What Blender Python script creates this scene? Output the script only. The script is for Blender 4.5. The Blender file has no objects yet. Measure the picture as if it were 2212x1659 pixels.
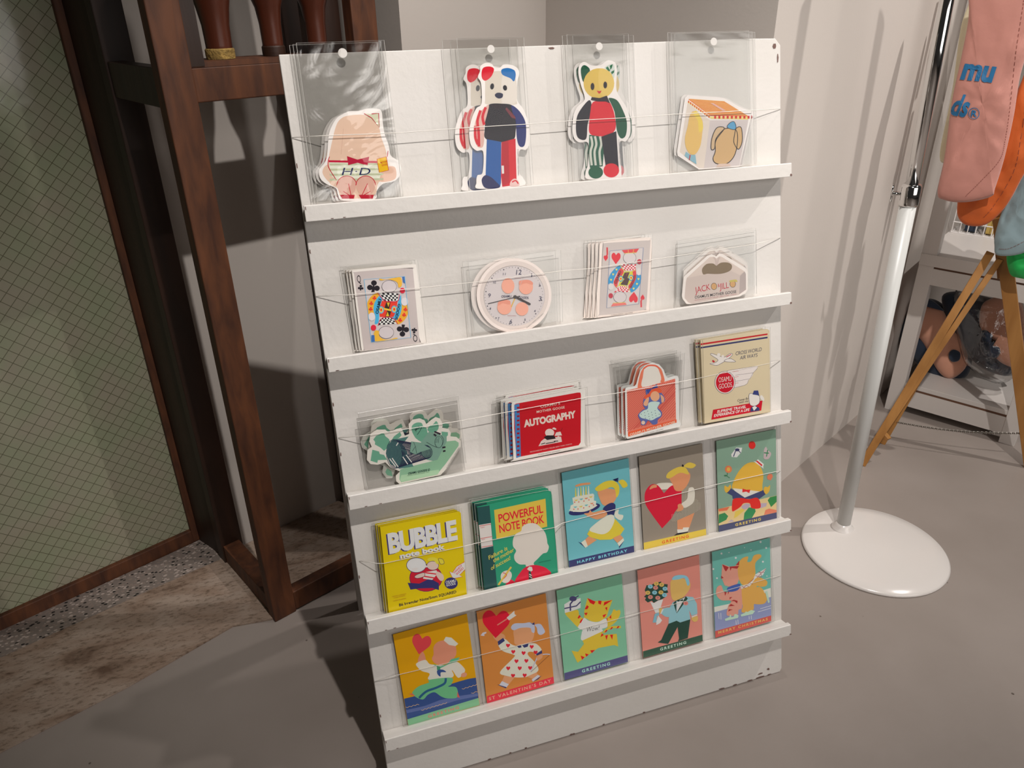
import bpy, bmesh, math, random
from mathutils import Vector, Matrix, noise
random.seed(7)
sc = bpy.context.scene
C = sc.collection
# ------------------------------------------------------------------ camera
FPX = 1620.936
RC = Matrix(((0.9499542, -0.3120478, -0.0145982), (-0.1543433, -0.4282062, -0.8904030), (0.2715973, 0.8480953, -0.4549388)))
CAM = Vector((-0.8447595, -0.8720967, 1.2225055))
cam_d = bpy.data.cameras.new('camera'); cam = bpy.data.objects.new('camera', cam_d); C.objects.link(cam)
cam_d.sensor_width = 36; cam_d.lens = FPX / 2212 * 36; cam_d.clip_start = 0.02
mw = Matrix((RC[0], -RC[1], -RC[2])).transposed().to_4x4(); mw.translation = CAM
cam.matrix_world = mw
sc.camera = cam
# ------------------------------------------------------------------ light
sc.view_settings.view_transform = 'Standard'; sc.view_settings.look = 'None'
sc.view_settings.exposure = 0.16; sc.view_settings.gamma = 1.0; sc.view_settings.use_curve_mapping = False
w = bpy.data.worlds.new('shop_ambient'); sc.world = w; w.use_nodes = True
w.node_tree.nodes['Background'].inputs[0].default_value = (1.0, 0.93, 0.87, 1)
w.node_tree.nodes['Background'].inputs[1].default_value = 0.02
def spot(name, loc, target, energy, angle, blend=0.6, col=(1.0, 0.95, 0.905), rad=0.02):
    d = bpy.data.lights.new(name, 'SPOT'); d.energy = energy; d.color = col
    d.spot_size = math.radians(angle); d.spot_blend = blend; d.shadow_soft_size = rad
    o = bpy.data.objects.new(name, d); C.objects.link(o); o.location = loc
    o.rotation_euler = (Vector(target) - Vector(loc)).to_track_quat('-Z', 'Y').to_euler()
    return o
spot('track_spot', (-0.42, -0.89, 2.69), (-0.44, 0.2, 1.0), 140, 50, 1.0)
spot('track_spot', (-0.11, 0.25, 2.69), (-1.0, 0.25, 0.0), 28, 64, 0.8)
spot('track_spot', (-0.09, -0.83, 2.69), (1.05, 0.50, 0.2), 125, 52, 0.9)
spot('track_spot', (1.60, -0.10, 2.69), (0.45, 0.05, 0.0), 95, 84, 0.7)
def area(name, loc, target, energy, sx, sy, col=(1.0, 0.95, 0.905)):
    d = bpy.data.lights.new(name, 'AREA'); d.shape = 'RECTANGLE'; d.size = sx; d.size_y = sy; d.energy = energy; d.color = col
    o = bpy.data.objects.new(name, d); C.objects.link(o); o.location = loc
    o.rotation_euler = (Vector(target) - Vector(loc)).to_track_quat('-Z', 'Y').to_euler(); return o
area('front_fill', (0.9, -2.6, 1.5), (-0.3, 0.1, 0.6), 28, 2.2, 1.6)  # added soft fill, not a fixture; lifts the shade below the ledges
sc.cycles.transparent_max_bounces = 64
# ------------------------------------------------------------------ picture ray helpers
def ray(px):
    return RC.transposed() @ Vector(((px[0] - 1106) / FPX, (px[1] - 829.5) / FPX, 1))
def on_plane(px, P0, N):
    d = ray(px); N = Vector(N); s = N.dot(Vector(P0) - CAM) / N.dot(d); return CAM + s * d
def on_floor(px, z=0.0): return on_plane(px, (0, 0, z), (0, 0, 1))
def on_wall(px, P0, ang):
    a = math.radians(ang); return on_plane(px, P0, (-math.sin(a), math.cos(a), 0))
AL = 0.239312543; SA, CA = math.sin(AL), math.cos(AL)
BX, BL, BN = Vector((1, 0, 0)), Vector((0, SA, CA)), Vector((0, -CA, SA))
BROT = Matrix((BX, BL, BN)).transposed()
def on_board(px, n):
    P = on_plane(px, BN * n, BN); return (P.x, P.dot(BL))
def bw(u, v, n): return BX * u + BL * v + BN * n
# ------------------------------------------------------------------ materials
def lin(c):
    c = c / 255.0
    return c / 12.92 if c <= 0.04045 else ((c + 0.055) / 1.055) ** 2.4
_m = {}
def mat(name, col, rough=0.6, metal=0.0, spec=0.5, bump=0, bscale=60, var=0, vscale=12, coat=0.0, sheen=0):
    if name in _m: return _m[name]
    m = bpy.data.materials.new(name); m.use_nodes = True; nt = m.node_tree; b = nt.nodes['Principled BSDF']
    b.inputs['Base Color'].default_value = (*col, 1); b.inputs['Roughness'].default_value = rough
    b.inputs['Metallic'].default_value = metal; b.inputs['Specular IOR Level'].default_value = spec
    b.inputs['Coat Weight'].default_value = coat; b.inputs['Sheen Weight'].default_value = sheen
    tc = nt.nodes.new('ShaderNodeTexCoord')
    if bump:
        n = nt.nodes.new('ShaderNodeTexNoise'); n.inputs['Scale'].default_value = bscale; n.inputs['Detail'].default_value = 5
        bp = nt.nodes.new('ShaderNodeBump'); bp.inputs['Strength'].default_value = bump; bp.inputs['Distance'].default_value = 0.004
        nt.links.new(tc.outputs['Object'], n.inputs['Vector']); nt.links.new(n.outputs['Fac'], bp.inputs['Height']); nt.links.new(bp.outputs['Normal'], b.inputs['Normal'])
    if var:
        n = nt.nodes.new('ShaderNodeTexNoise'); n.inputs['Scale'].default_value = vscale; n.inputs['Detail'].default_value = 6
        r = nt.nodes.new('ShaderNodeMapRange'); r.inputs['From Min'].default_value = 0.3; r.inputs['From Max'].default_value = 0.7
        r.inputs['To Min'].default_value = 1 - var; r.inputs['To Max'].default_value = 1 + var
        mx = nt.nodes.new('ShaderNodeVectorMath'); mx.operation = 'SCALE'; mx.inputs[0].default_value = col
        nt.links.new(tc.outputs['Object'], n.inputs['Vector']); nt.links.new(n.outputs['Fac'], r.inputs['Value'])
        nt.links.new(r.outputs[0], mx.inputs['Scale']); nt.links.new(mx.outputs[0], b.inputs['Base Color'])
    _m[name] = m; return m
def nodes(name):
    m = bpy.data.materials.new(name); m.use_nodes = True; return m, m.node_tree, m.node_tree.nodes['Principled BSDF']
def paper(rgb, gain):
    key = 'ink_%d_%d_%d_%d' % (*rgb, int(gain * 100))
    col = [lin(c) / (gain * 1.12) for c in rgb]; k = max(col)
    if k > 0.9: col = [c * (0.9 / k) ** 0.5 for c in col]
    col = tuple(min(0.93, c) for c in col)
    return mat(key, col, 0.6, spec=0.12)
def film(name, tint=0.90, gloss=0.05, rough=0.08, bump=0.0, bscale=30, bdist=0.006):
    m = bpy.data.materials.new(name); m.use_nodes = True; nt = m.node_tree; nt.nodes.clear()
    o = nt.nodes.new('ShaderNodeOutputMaterial'); t = nt.nodes.new('ShaderNodeBsdfTransparent'); t.inputs[0].default_value = (tint, tint, tint * 0.997, 1)
    g = nt.nodes.new('ShaderNodeBsdfGlossy'); g.inputs['Roughness'].default_value = rough
    lw = nt.nodes.new('ShaderNodeLayerWeight'); lw.inputs['Blend'].default_value = 0.25
    mr = nt.nodes.new('ShaderNodeMapRange'); mr.inputs['To Min'].default_value = gloss; mr.inputs['To Max'].default_value = 0.4
    mx = nt.nodes.new('ShaderNodeMixShader')
    nt.links.new(lw.outputs['Fresnel'], mr.inputs['Value']); nt.links.new(mr.outputs[0], mx.inputs[0])
    nt.links.new(t.outputs[0], mx.inputs[1]); nt.links.new(g.outputs[0], mx.inputs[2]); nt.links.new(mx.outputs[0], o.inputs[0])
    if bump:
        tc = nt.nodes.new('ShaderNodeTexCoord'); n = nt.nodes.new('ShaderNodeTexNoise'); n.inputs['Scale'].default_value = bscale; n.inputs['Detail'].default_value = 3
        n.inputs['Distortion'].default_value = 1.0
        bp = nt.nodes.new('ShaderNodeBump'); bp.inputs['Strength'].default_value = bump; bp.inputs['Distance'].default_value = bdist
        nt.links.new(tc.outputs['Object'], n.inputs['Vector']); nt.links.new(n.outputs['Fac'], bp.inputs['Height']); nt.links.new(bp.outputs['Normal'], g.inputs['Normal'])
    return m
# ------------------------------------------------------------------ mesh helpers
class MB:
    def __init__(s): s.v = []; s.f = []; s.m = []
    def face(s, pts, mi=0):
        k = len(s.v); s.v += [Vector(p) for p in pts]; s.f.append(list(range(k, k + len(pts)))); s.m.append(mi)
    def box(s, o, ax, ay, az, mi=0):
        o, ax, ay, az = map(Vector, (o, ax, ay, az)); k = len(s.v)
        for c in (0, 1):
            for b in (0, 1):
                for a in (0, 1): s.v.append(o + ax * a + ay * b + az * c)
        for q in ((0, 2, 3, 1), (4, 5, 7, 6), (0, 1, 5, 4), (2, 6, 7, 3), (0, 4, 6, 2), (1, 3, 7, 5)):
            s.f.append([k + i for i in q]); s.m.append(mi)
    def prism(s, poly, d, mi=0, ms=None):
        d = Vector(d); n = len(poly); k = len(s.v); ms = mi if ms is None else ms
        s.v += [Vector(p) for p in poly] + [Vector(p) + d for p in poly]
        s.f.append([k + i for i in range(n)]); s.m.append(mi); s.f.append([k + n + i for i in reversed(range(n))]); s.m.append(ms)
        for i in range(n):
            j = (i + 1) % n; s.f.append([k + i, k + n + i, k + n + j, k + j]); s.m.append(ms)
    def tube(s, pts, r, n=10, mi=0, cap=True):
        pts = [Vector(p) for p in pts]; rings = []
        rr = r if isinstance(r, (list, tuple)) else [r] * len(pts)
        for i, p in enumerate(pts):
            t = (pts[min(i + 1, len(pts) - 1)] - pts[max(i - 1, 0)]).normalized()
            a = t.orthogonal().normalized() if i == 0 else (pa - t * pa.dot(t)).normalized()
            pa = a; b = t.cross(a); k = len(s.v)
            s.v += [p + (a * math.cos(2 * math.pi * j / n) + b * math.sin(2 * math.pi * j / n)) * rr[i] for j in range(n)]
            rings.append(k)
        for i in range(len(rings) - 1):
            for j in range(n):
                s.f.append([rings[i] + j, rings[i] + (j + 1) % n, rings[i + 1] + (j + 1) % n, rings[i + 1] + j]); s.m.append(mi)
        if cap:
            s.f.append([rings[0] + j for j in reversed(range(n))]); s.m.append(mi); s.f.append([rings[-1] + j for j in range(n)]); s.m.append(mi)
    def lathe(s, prof, c=(0, 0, 0), n=48, mi=0):
        c = Vector(c)
        rings = []
        for r, z in prof:
            k = len(s.v); s.v += [c + Vector((r * math.cos(2 * math.pi * j / n), r * math.sin(2 * math.pi * j / n), z)) for j in range(n)]; rings.append(k)
        for i in range(len(rings) - 1):
            for j in range(n):
                s.f.append([rings[i] + j, rings[i] + (j + 1) % n, rings[i + 1] + (j + 1) % n, rings[i + 1] + j]); s.m.append(mi)
        s.f.append([rings[0] + j for j in reversed(range(n))]); s.m.append(mi); s.f.append([rings[-1] + j for j in range(n)]); s.m.append(mi)
    def build(s, name, mats, parent=None, smooth=False, world=None, bevel=0):
        # vertices are given in world space; stored relative to world matrix (of the parent or given)
        W = world if world is not None else (parent.matrix_world.copy() if parent is not None else Matrix.Identity(4))
        I = W.inverted(); me = bpy.data.meshes.new(name)
        me.from_pydata([I @ v for v in s.v], [], s.f); me.update()
        if not isinstance(mats, (list, tuple)): mats = [mats]
        for m in mats: me.materials.append(m)
        for p, mi in zip(me.polygons, s.m): p.material_index = mi; p.use_smooth = smooth
        o = bpy.data.objects.new(name, me); C.objects.link(o)
        if parent is not None: o.parent = parent
        elif world is not None: o.matrix_world = W
        if bevel:
            b = o.modifiers.new('bevel', 'BEVEL'); b.width = bevel; b.segments = 2; b.limit_method = 'ANGLE'
        return o
def tag(o, label=None, cat=None, group=None, kind=None):
    if label: o['label'] = label
    if cat: o['category'] = cat
    if group: o['group'] = group
    if kind: o['kind'] = kind
    return o
def thing(name, label, cat, loc=(0, 0, 0), rot=None, group=None):
    o = bpy.data.objects.new(name, None); C.objects.link(o); o.empty_display_size = 0.05
    M = rot.to_4x4() if rot is not None else Matrix.Identity(4); M.translation = Vector(loc); o.matrix_world = M
    bpy.context.view_layer.update()
    return tag(o, label, cat, group)
def struct(name, mb, m, bevel=0): return tag(mb.build(name, m, bevel=bevel), kind='structure')
def dup(root, loc, label, group=None):
    r = root.copy(); C.objects.link(r); M = root.matrix_world.copy(); M.translation = Vector(loc); r.matrix_world = M
    r['label'] = label
    if group: r['group'] = group
    for ch in root.children:
        c = ch.copy(); C.objects.link(c); c.parent = r
        for g in ch.children:
            if g.name.startswith('hang_hole'): continue
            d = g.copy(); C.objects.link(d); d.parent = c
    return r
# ------------------------------------------------------------------ setting materials
def wall_paint(name, col):
    m = mat(name, col, 0.9, spec=0.1, bump=0.06, bscale=160, var=0.02, vscale=2); return m
M_wall = wall_paint('painted_wall', (0.5940, 0.5400, 0.4950))
M_floor, nt, b = nodes('polished_floor')
tc = nt.nodes.new('ShaderNodeTexCoord'); n1 = nt.nodes.new('ShaderNodeTexNoise'); n1.inputs['Scale'].default_value = 3.0; n1.inputs['Detail'].default_value = 6
cr = nt.nodes.new('ShaderNodeValToRGB'); cr.color_ramp.elements[0].position = 0.3; cr.color_ramp.elements[0].color = (0.262, 0.223, 0.198, 1)
cr.color_ramp.elements[1].position = 0.7; cr.color_ramp.elements[1].color = (0.312, 0.269, 0.243, 1)
nt.links.new(tc.outputs['Object'], n1.inputs['Vector']); nt.links.new(n1.outputs['Fac'], cr.inputs['Fac'])
v1 = nt.nodes.new('ShaderNodeTexVoronoi'); v1.inputs['Scale'].default_value = 11; v1.feature = 'F1'
nt.links.new(tc.outputs['Object'], v1.inputs['Vector'])
lt = nt.nodes.new('ShaderNodeMath'); lt.operation = 'LESS_THAN'; lt.inputs[1].default_value = 0.03; nt.links.new(v1.outputs['Distance'], lt.inputs[0])
mx = nt.nodes.new('ShaderNodeMixRGB'); mx.inputs[2].default_value = (0.12, 0.095, 0.08, 1)
nt.links.new(lt.outputs[0], mx.inputs[0]); nt.links.new(cr.outputs[0], mx.inputs[1]); nt.links.new(mx.outputs[0], b.inputs['Base Color'])
b.inputs['Roughness'].default_value = 0.38; b.inputs['Specular IOR Level'].default_value = 0.35
bp = nt.nodes.new('ShaderNodeBump'); bp.inputs['Strength'].default_value = 0.12; bp.inputs['Distance'].default_value = 0.003
n2 = nt.nodes.new('ShaderNodeTexNoise'); n2.inputs['Scale'].default_value = 40; nt.links.new(tc.outputs['Object'], n2.inputs['Vector']); nt.links.new(n2.outputs['Fac'], bp.inputs['Height']); nt.links.new(bp.outputs[0], b.inputs['Normal'])
# stained concrete threshold
M_conc, nt, b = nodes('stained_concrete')
tc = nt.nodes.new('ShaderNodeTexCoord'); mp = nt.nodes.new('ShaderNodeMapping'); mp.inputs['Rotation'].default_value = (0, 0, -0.44); mp.inputs['Scale'].default_value = (3, 7, 3)
n1 = nt.nodes.new('ShaderNodeTexNoise'); n1.inputs['Scale'].default_value = 2.2; n1.inputs['Detail'].default_value = 9; n1.inputs['Distortion'].default_value = 0.8
cr = nt.nodes.new('ShaderNodeValToRGB'); e = cr.color_ramp.elements
e[0].position = 0.30; e[0].color = (0.1152, 0.0720, 0.0468, 1); e[1].position = 0.62; e[1].color = (0.3384, 0.2808, 0.2268, 1)
k = e.new(0.40); k.color = (0.2592, 0.1944, 0.1440, 1)
nt.links.new(tc.outputs['Object'], mp.inputs[0]); nt.links.new(mp.outputs[0], n1.inputs['Vector']); nt.links.new(n1.outputs['Fac'], cr.inputs['Fac']); nt.links.new(cr.outputs[0], b.inputs['Base Color'])
nf = nt.nodes.new('ShaderNodeTexNoise'); nf.inputs['Scale'].default_value = 22; nf.inputs['Detail'].default_value = 10; nf.inputs['Roughness'].default_value = 0.7
nt.links.new(mp.outputs[0], nf.inputs['Vector'])
cf = nt.nodes.new('ShaderNodeValToRGB'); cf.color_ramp.elements[0].position = .36; cf.color_ramp.elements[0].color = (.45, .36, .30, 1); cf.color_ramp.elements[1].position = .50; cf.color_ramp.elements[1].color = (1.12, 1.02, 1.0, 1)
mf = nt.nodes.new('ShaderNodeMixRGB'); mf.blend_type = 'MULTIPLY'; mf.inputs[0].default_value = .8
nt.links.new(nf.outputs['Fac'], cf.inputs[0]); nt.links.new(cr.outputs[0], mf.inputs[1]); nt.links.new(cf.outputs[0], mf.inputs[2]); nt.links.new(mf.outputs[0], b.inputs['Base Color'])
b.inputs['Roughness'].default_value = 0.75
bp = nt.nodes.new('ShaderNodeBump'); bp.inputs['Strength'].default_value = 0.5; bp.inputs['Distance'].default_value = 0.003; nt.links.new(nf.outputs['Fac'], bp.inputs['Height']); nt.links.new(bp.outputs[0], b.inputs['Normal'])
# terrazzo band
M_terr, nt, b = nodes('terrazzo')
tc = nt.nodes.new('ShaderNodeTexCoord'); v = nt.nodes.new('ShaderNodeTexVoronoi'); v.inputs['Scale'].default_value = 105
mpt = nt.nodes.new('ShaderNodeMapping'); mpt.inputs['Scale'].default_value = (1, 1.6, 1); mpt.inputs['Rotation'].default_value = (0, 0, 0.5)
nt.links.new(tc.outputs['Object'], mpt.inputs[0]); nt.links.new(mpt.outputs[0], v.inputs['Vector'])
sp = nt.nodes.new('ShaderNodeSeparateColor'); nt.links.new(v.outputs['Color'], sp.inputs[0])
cr = nt.nodes.new('ShaderNodeValToRGB'); cr.color_ramp.interpolation = 'CONSTANT'; e = cr.color_ramp.elements
e[0].position = 0; e[0].color = (0.012, 0.010, 0.009, 1); e[1].position = 0.2; e[1].color = (0.26, 0.20, 0.17, 1); k = e.new(0.6); k.color = (0.44, 0.36, 0.32, 1)
nt.links.new(sp.outputs[0], cr.inputs[0])
dd = nt.nodes.new('ShaderNodeMath'); dd.operation = 'GREATER_THAN'; dd.inputs[1].default_value = 0.42; nt.links.new(v.outputs['Distance'], dd.inputs[0])
mx = nt.nodes.new('ShaderNodeMixRGB'); mx.inputs[2].default_value = (0.21, 0.172, 0.15, 1); nt.links.new(dd.outputs[0], mx.inputs[0]); nt.links.new(cr.outputs[0], mx.inputs[1]); nt.links.new(mx.outputs[0], b.inputs['Base Color'])
b.inputs['Roughness'].default_value = 0.6
# weathered reddish brown timber
def timber(name, c0, c1, scale=(9, 9, 1.2), rough=0.5):
    m, nt, b = nodes(name)
    tc = nt.nodes.new('ShaderNodeTexCoord'); mp = nt.nodes.new('ShaderNodeMapping'); mp.inputs['Scale'].default_value = scale
    n = nt.nodes.new('ShaderNodeTexNoise'); n.inputs['Scale'].default_value = 3; n.inputs['Detail'].default_value = 8; n.inputs['Distortion'].default_value = 0.4
    cr = nt.nodes.new('ShaderNodeValToRGB'); cr.color_ramp.elements[0].position = 0.32; cr.color_ramp.elements[0].color = (*c0, 1); cr.color_ramp.elements[1].position = 0.68; cr.color_ramp.elements[1].color = (*c1, 1)
    nt.links.new(tc.outputs['Object'], mp.inputs[0]); nt.links.new(mp.outputs[0], n.inputs['Vector']); nt.links.new(n.outputs['Fac'], cr.inputs['Fac']); nt.links.new(cr.outputs[0], b.inputs['Base Color'])
    b.inputs['Roughness'].default_value = rough
    bp = nt.nodes.new('ShaderNodeBump'); bp.inputs['Strength'].default_value = 0.35; bp.inputs['Distance'].default_value = 0.003; nt.links.new(n.outputs['Fac'], bp.inputs['Height']); nt.links.new(bp.outputs[0], b.inputs['Normal'])
    return m
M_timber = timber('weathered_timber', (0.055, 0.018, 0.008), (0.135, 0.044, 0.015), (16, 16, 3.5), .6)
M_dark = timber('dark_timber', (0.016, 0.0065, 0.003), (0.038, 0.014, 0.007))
M_turn = timber('turned_timber', (0.055, 0.013, 0.006), (0.10, 0.026, 0.013), rough=0.3)
M_easel = timber('easel_timber', (0.30, 0.13, 0.03), (0.42, 0.20, 0.055), rough=0.45)
# wired glass
M_glass, nt, b = nodes('wired_glass')
tc = nt.nodes.new('ShaderNodeTexCoord'); sx = nt.nodes.new('ShaderNodeSeparateXYZ'); nt.links.new(tc.outputs['Object'], sx.inputs[0])
def mth(op, a, bb=None):
    n = nt.nodes.new('ShaderNodeMath'); n.operation = op
    for i, q in enumerate((a, bb)):
        if q is None: continue
        if isinstance(q, (int, float)): n.inputs[i].default_value = q
        else: nt.links.new(q, n.inputs[i])
    return n.outputs[0]
CELL = 0.02845
def line_mask(op):
    s = mth('ADD' if op > 0 else 'SUBTRACT', sx.outputs[0], sx.outputs[2]); f = mth('FRACT', mth('DIVIDE', mth('ADD', s, 10 * CELL + (-.0117 + (0 if op > 0 else .0072))), CELL))
    return mth('GREATER_THAN', mth('ABSOLUTE', mth('SUBTRACT', f, 0.5)), 0.470)
msk = mth('MAXIMUM', line_mask(1), line_mask(-1))
n = nt.nodes.new('ShaderNodeTexNoise'); n.inputs['Scale'].default_value = 12; nt.links.new(tc.outputs['Object'], n.inputs['Vector'])
cr = nt.nodes.new('ShaderNodeValToRGB'); cr.color_ramp.elements[0].position = .35; cr.color_ramp.elements[0].color = (0.3240, 0.3465, 0.2295, 1); cr.color_ramp.elements[1].position = .65; cr.color_ramp.elements[1].color = (0.3600, 0.3330, 0.2475, 1)
nt.links.new(n.outputs['Fac'], cr.inputs[0])
mx = nt.nodes.new('ShaderNodeMixRGB'); mx.inputs[2].default_value = (0.12, 0.115, 0.065, 1); nt.links.new(msk, mx.inputs[0]); nt.links.new(cr.outputs[0], mx.inputs[1]); nt.links.new(mx.outputs[0], b.inputs['Base Color'])
b.inputs['Roughness'].default_value = 0.12; b.inputs['Specular IOR Level'].default_value = 0.4
bp = nt.nodes.new('ShaderNodeBump'); bp.inputs['Strength'].default_value = 0.1; bp.inputs['Distance'].default_value = 0.01; nt.links.new(n.outputs['Fac'], bp.inputs['Height']); nt.links.new(bp.outputs[0], b.inputs['Normal'])
# ------------------------------------------------------------------ room
D1 = Vector((0.914, 0.407, 0)).normalized(); D2 = Vector((-D1.y, D1.x, 0))
R1 = Vector((math.cos(math.radians(27.35)), math.sin(math.radians(27.35)), 0)); R2 = Vector((-R1.y, R1.x, 0))
HW = 2.9
mb = MB(); mb.box((-4.0, -3.5, -0.05), (8.5, 0, 0), (0, 8, 0), (0, 0, 0.05)); struct('floor', mb, M_floor)
def wallbox(name, p0, d, L, n, t=0.12, h=HW, m=None):
    mb = MB(); p0 = Vector(p0); mb.box(p0, d * L, n * t, (0, 0, h)); return struct(name, mb, m or M_wall)
Pc = Vector((0.065, 0.392, 0)); Pin = Vector((-0.188, 0.886, 0)); Pf = Vector((-0.549, 0.722, 0)); Pb = Vector((-0.662, 0.951, 0)); Bw = Vector((-0.937, 0.831, 0))
wallbox('wall_right', Pc + R1 * .012, R1, 2.888, R2, 0.12)
f2 = (Pin - Pc).normalized(); wallbox('wall_return', Pc, f2, (Pin - Pc).length, Vector((f2.y, -f2.x, 0)), 0.06)
mb = MB(); q = Pb; mb.prism([Pf, Pin, Pin + (Pb - Pf) + D2 * .1, Pb + D2 * .1], (0, 0, HW)); struct('wall_pilaster', mb, M_wall)
s0 = Vector((-1.075, 0.7695, 0)); wallbox('wall_back', s0, D1, 1.2, D2, 0.055)
# wall far right behind the shelving
E1 = Pc + R1 * 2.9
wallbox('wall_far', E1, -R2, 2.6, R1, 0.1)
# glass partition
G0 = on_floor((0, 1366)); G1 = on_floor((420, 1172)); gd = (G1 - G0).normalized(); gn = Vector((-gd.y, gd.x, 0)); ga = math.degrees(math.atan2(gd.y, gd.x))
WG = Matrix((gd, gn, Vector((0, 0, 1)))).transposed().to_4x4(); WG.translation = G0
gp = thing('glass_partition', 'wired green glass panel in a dark brown timber frame at the left', 'glass partition', G0, WG.to_3x3())
GL = (G1 - G0).length
mb = MB(); mb.box(G0 - gd * 1.6 + gn * .012 + Vector((0, 0, .02)), gd * (GL + 1.6 + .0), gn * 0.006, (0, 0, 2.2)); mb.build('glass_pane', M_glass, gp)
mb = MB(); mb.box(G0 - gd * 1.6, gd * (GL + 1.6), gn * .04, (0, 0, 0.037)); mb.build('bottom_rail', M_timber, gp, bevel=.002)
mb = MB(); a = G1 - gd * .0 ; mb.box(a - gd * .001, gd * .022, gn * .05, (0, 0, 2.3)); mb.build('edge_stile', M_timber, gp, bevel=.003)
mb = MB(); mb.box(G1 + gd * .022 - gn * 0.0, gd * .05, gn * .06, (0, 0, HW)); st = struct('trim_3', mb, M_dark)
# door jamb
ja = on_floor((432, 1168)); jb = on_floor((490, 1210)); jd = (ja - jb).normalized()
mb = MB(); mb.prism([jb - D1 * 0.0, ja, ja + D1 * .10, jb + D1 * .05 + D2 * .03], (0, 0, HW)); struct('trim_4', mb, M_dark, bevel=.002)
# threshold strips
def fl(px, z): p = on_floor(px, 0); p.z = z; return p
def strip(name, pts, z, m):
    mb = MB(); mb.prism([fl(p, 0.0005) for p in pts], (0, 0, z)); return struct(name, mb, m)
strip('trim_1', [(0, 1366), (-300, 1504), (-300, 1570), (0, 1425), (318, 1281), (489, 1206), (432, 1169)], .003, M_terr)
strip('trim_2', [(489, 1206), (318, 1281), (0, 1425), (-300, 1570), (-300, 1790), (0, 1628), (278, 1485), (503, 1355), (597, 1338), (764, 1250), (800, 1230), (830, 1036), (740, 1080), (613, 1138), (545, 1172), (495, 1195)], .004, M_conc)
# ------------------------------------------------------------------ timber stand
A0 = on_floor((595, 1345)); VA = Vector((0, 0, 1))
ws = .052; Wd = .40; Dp = .275
stM = Matrix((D1, D2, VA)).transposed()
ts = thing('timber_stand', 'reddish brown weathered timber stand behind the left of the white display', 'stand', A0, stM)
def loc(a, b_, z): return A0 + D1 * a + D2 * b_ + VA * z
H2 = 1.75
for (a, bb) in ((0, 0), (Wd - .05, 0), (0, Dp - .01), (Wd - .05, Dp - .01)):
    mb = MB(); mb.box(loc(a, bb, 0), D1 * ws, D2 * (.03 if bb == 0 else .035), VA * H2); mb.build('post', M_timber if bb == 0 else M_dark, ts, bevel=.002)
def beam(a, bb, z, la, lb, h, m=M_timber): 
    mb = MB(); mb.box(loc(a, bb, z), D1 * la, D2 * lb, VA * h); mb.build('rail', m, ts, bevel=.002)
beam(ws, .001, .004, Wd - .05 - ws, .03, .05); beam(.004, .03, .004, .04, Dp - .04, .05); beam(Wd - .045, .03, .004, .04, Dp - .04, .05, M_dark)
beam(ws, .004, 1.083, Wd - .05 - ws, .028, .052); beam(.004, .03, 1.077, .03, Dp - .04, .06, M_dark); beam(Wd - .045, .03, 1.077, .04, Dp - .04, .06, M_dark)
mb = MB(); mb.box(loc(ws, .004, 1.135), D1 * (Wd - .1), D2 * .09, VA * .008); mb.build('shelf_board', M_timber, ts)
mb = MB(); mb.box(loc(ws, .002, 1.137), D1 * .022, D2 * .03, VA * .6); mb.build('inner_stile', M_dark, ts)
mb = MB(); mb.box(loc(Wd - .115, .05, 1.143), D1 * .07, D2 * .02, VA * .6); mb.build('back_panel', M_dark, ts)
# turned legs standing on the stand's shelf board
def turned(px, lab, r0=.021, r1=.040, ringm=None):
    p = on_wall(px, A0 + D2 * .05, 24.0); p.z = 1.1435
    o = thing('turned_leg', lab, 'table leg', p, None, 'turned legs standing on the timber stand')
    mb = MB(); prof = [(r0, 0), (r0 * .98, .02), (r0 * 1.02, .05), (r0 * 1.2, .075), (r1 * .85, .11), (r1, .15), (r1 * .9, .22), (r1 * .8, .45)]
    mb.lathe([(r, z + p.z) for r, z in prof], (p.x, p.y, 0)); mb.build('shaft', M_turn, o, smooth=True)
    mb = MB(); mb.lathe([(r0 * 1.08, p.z), (r0 * 1.10, p.z + .006), (r0 * 1.1, p.z + .014), (r0 * 1.0, p.z + .016)], (p.x, p.y, 0)); mb.build('foot_ring', ringm or M_dark, o, smooth=False)
    return o
turned((477, 122), 'turned reddish leg with yellow crumbled foot, leftmost on the timber stand', .0215, ringm=mat('yellow_foam', (.30, .19, .05), .9, bump=1.0, bscale=200, var=.5, vscale=120))
turned((592, 112), 'turned reddish leg with dark collar, middle of the three on the timber stand', .018)
turned((686, 100), 'turned reddish leg half hidden behind the tall clear packet, rightmost on the stand', .018)
# ------------------------------------------------------------------ white display board
M_board, nt, b = nodes('white_board_paint')
tc = nt.nodes.new('ShaderNodeTexCoord'); n1 = nt.nodes.new('ShaderNodeTexNoise'); n1.inputs['Scale'].default_value = 130; n1.inputs['Detail'].default_value = 4
n3 = nt.nodes.new('ShaderNodeTexNoise'); n3.inputs['Scale'].default_value = 5; n3.inputs['Detail'].default_value = 5
cr = nt.nodes.new('ShaderNodeValToRGB'); cr.color_ramp.elements[0].position = .3; cr.color_ramp.elements[0].color = (.635, .603, .562, 1); cr.color_ramp.elements[1].position = .7; cr.color_ramp.elements[1].color = (.695, .663, .632, 1)
nt.links.new(tc.outputs['Object'], n1.inputs['Vector']); nt.links.new(tc.outputs['Object'], n3.inputs['Vector']); nt.links.new(n3.outputs['Fac'], cr.inputs[0]); nt.links.new(cr.outputs[0], b.inputs['Base Color'])
bp = nt.nodes.new('ShaderNodeBump'); bp.inputs['Strength'].default_value = .22; bp.inputs['Distance'].default_value = .0016; nt.links.new(n1.outputs['Fac'], bp.inputs['Height']); nt.links.new(bp.outputs[0], b.inputs['Normal'])
b.inputs['Roughness'].default_value = .42
M_lip = mat('white_ledge_paint', (.668, .636, .60), .4, bump=.15, bscale=70)
M_chip = mat('bare_chipped_wood', (.16, .09, .075), .8)
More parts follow.
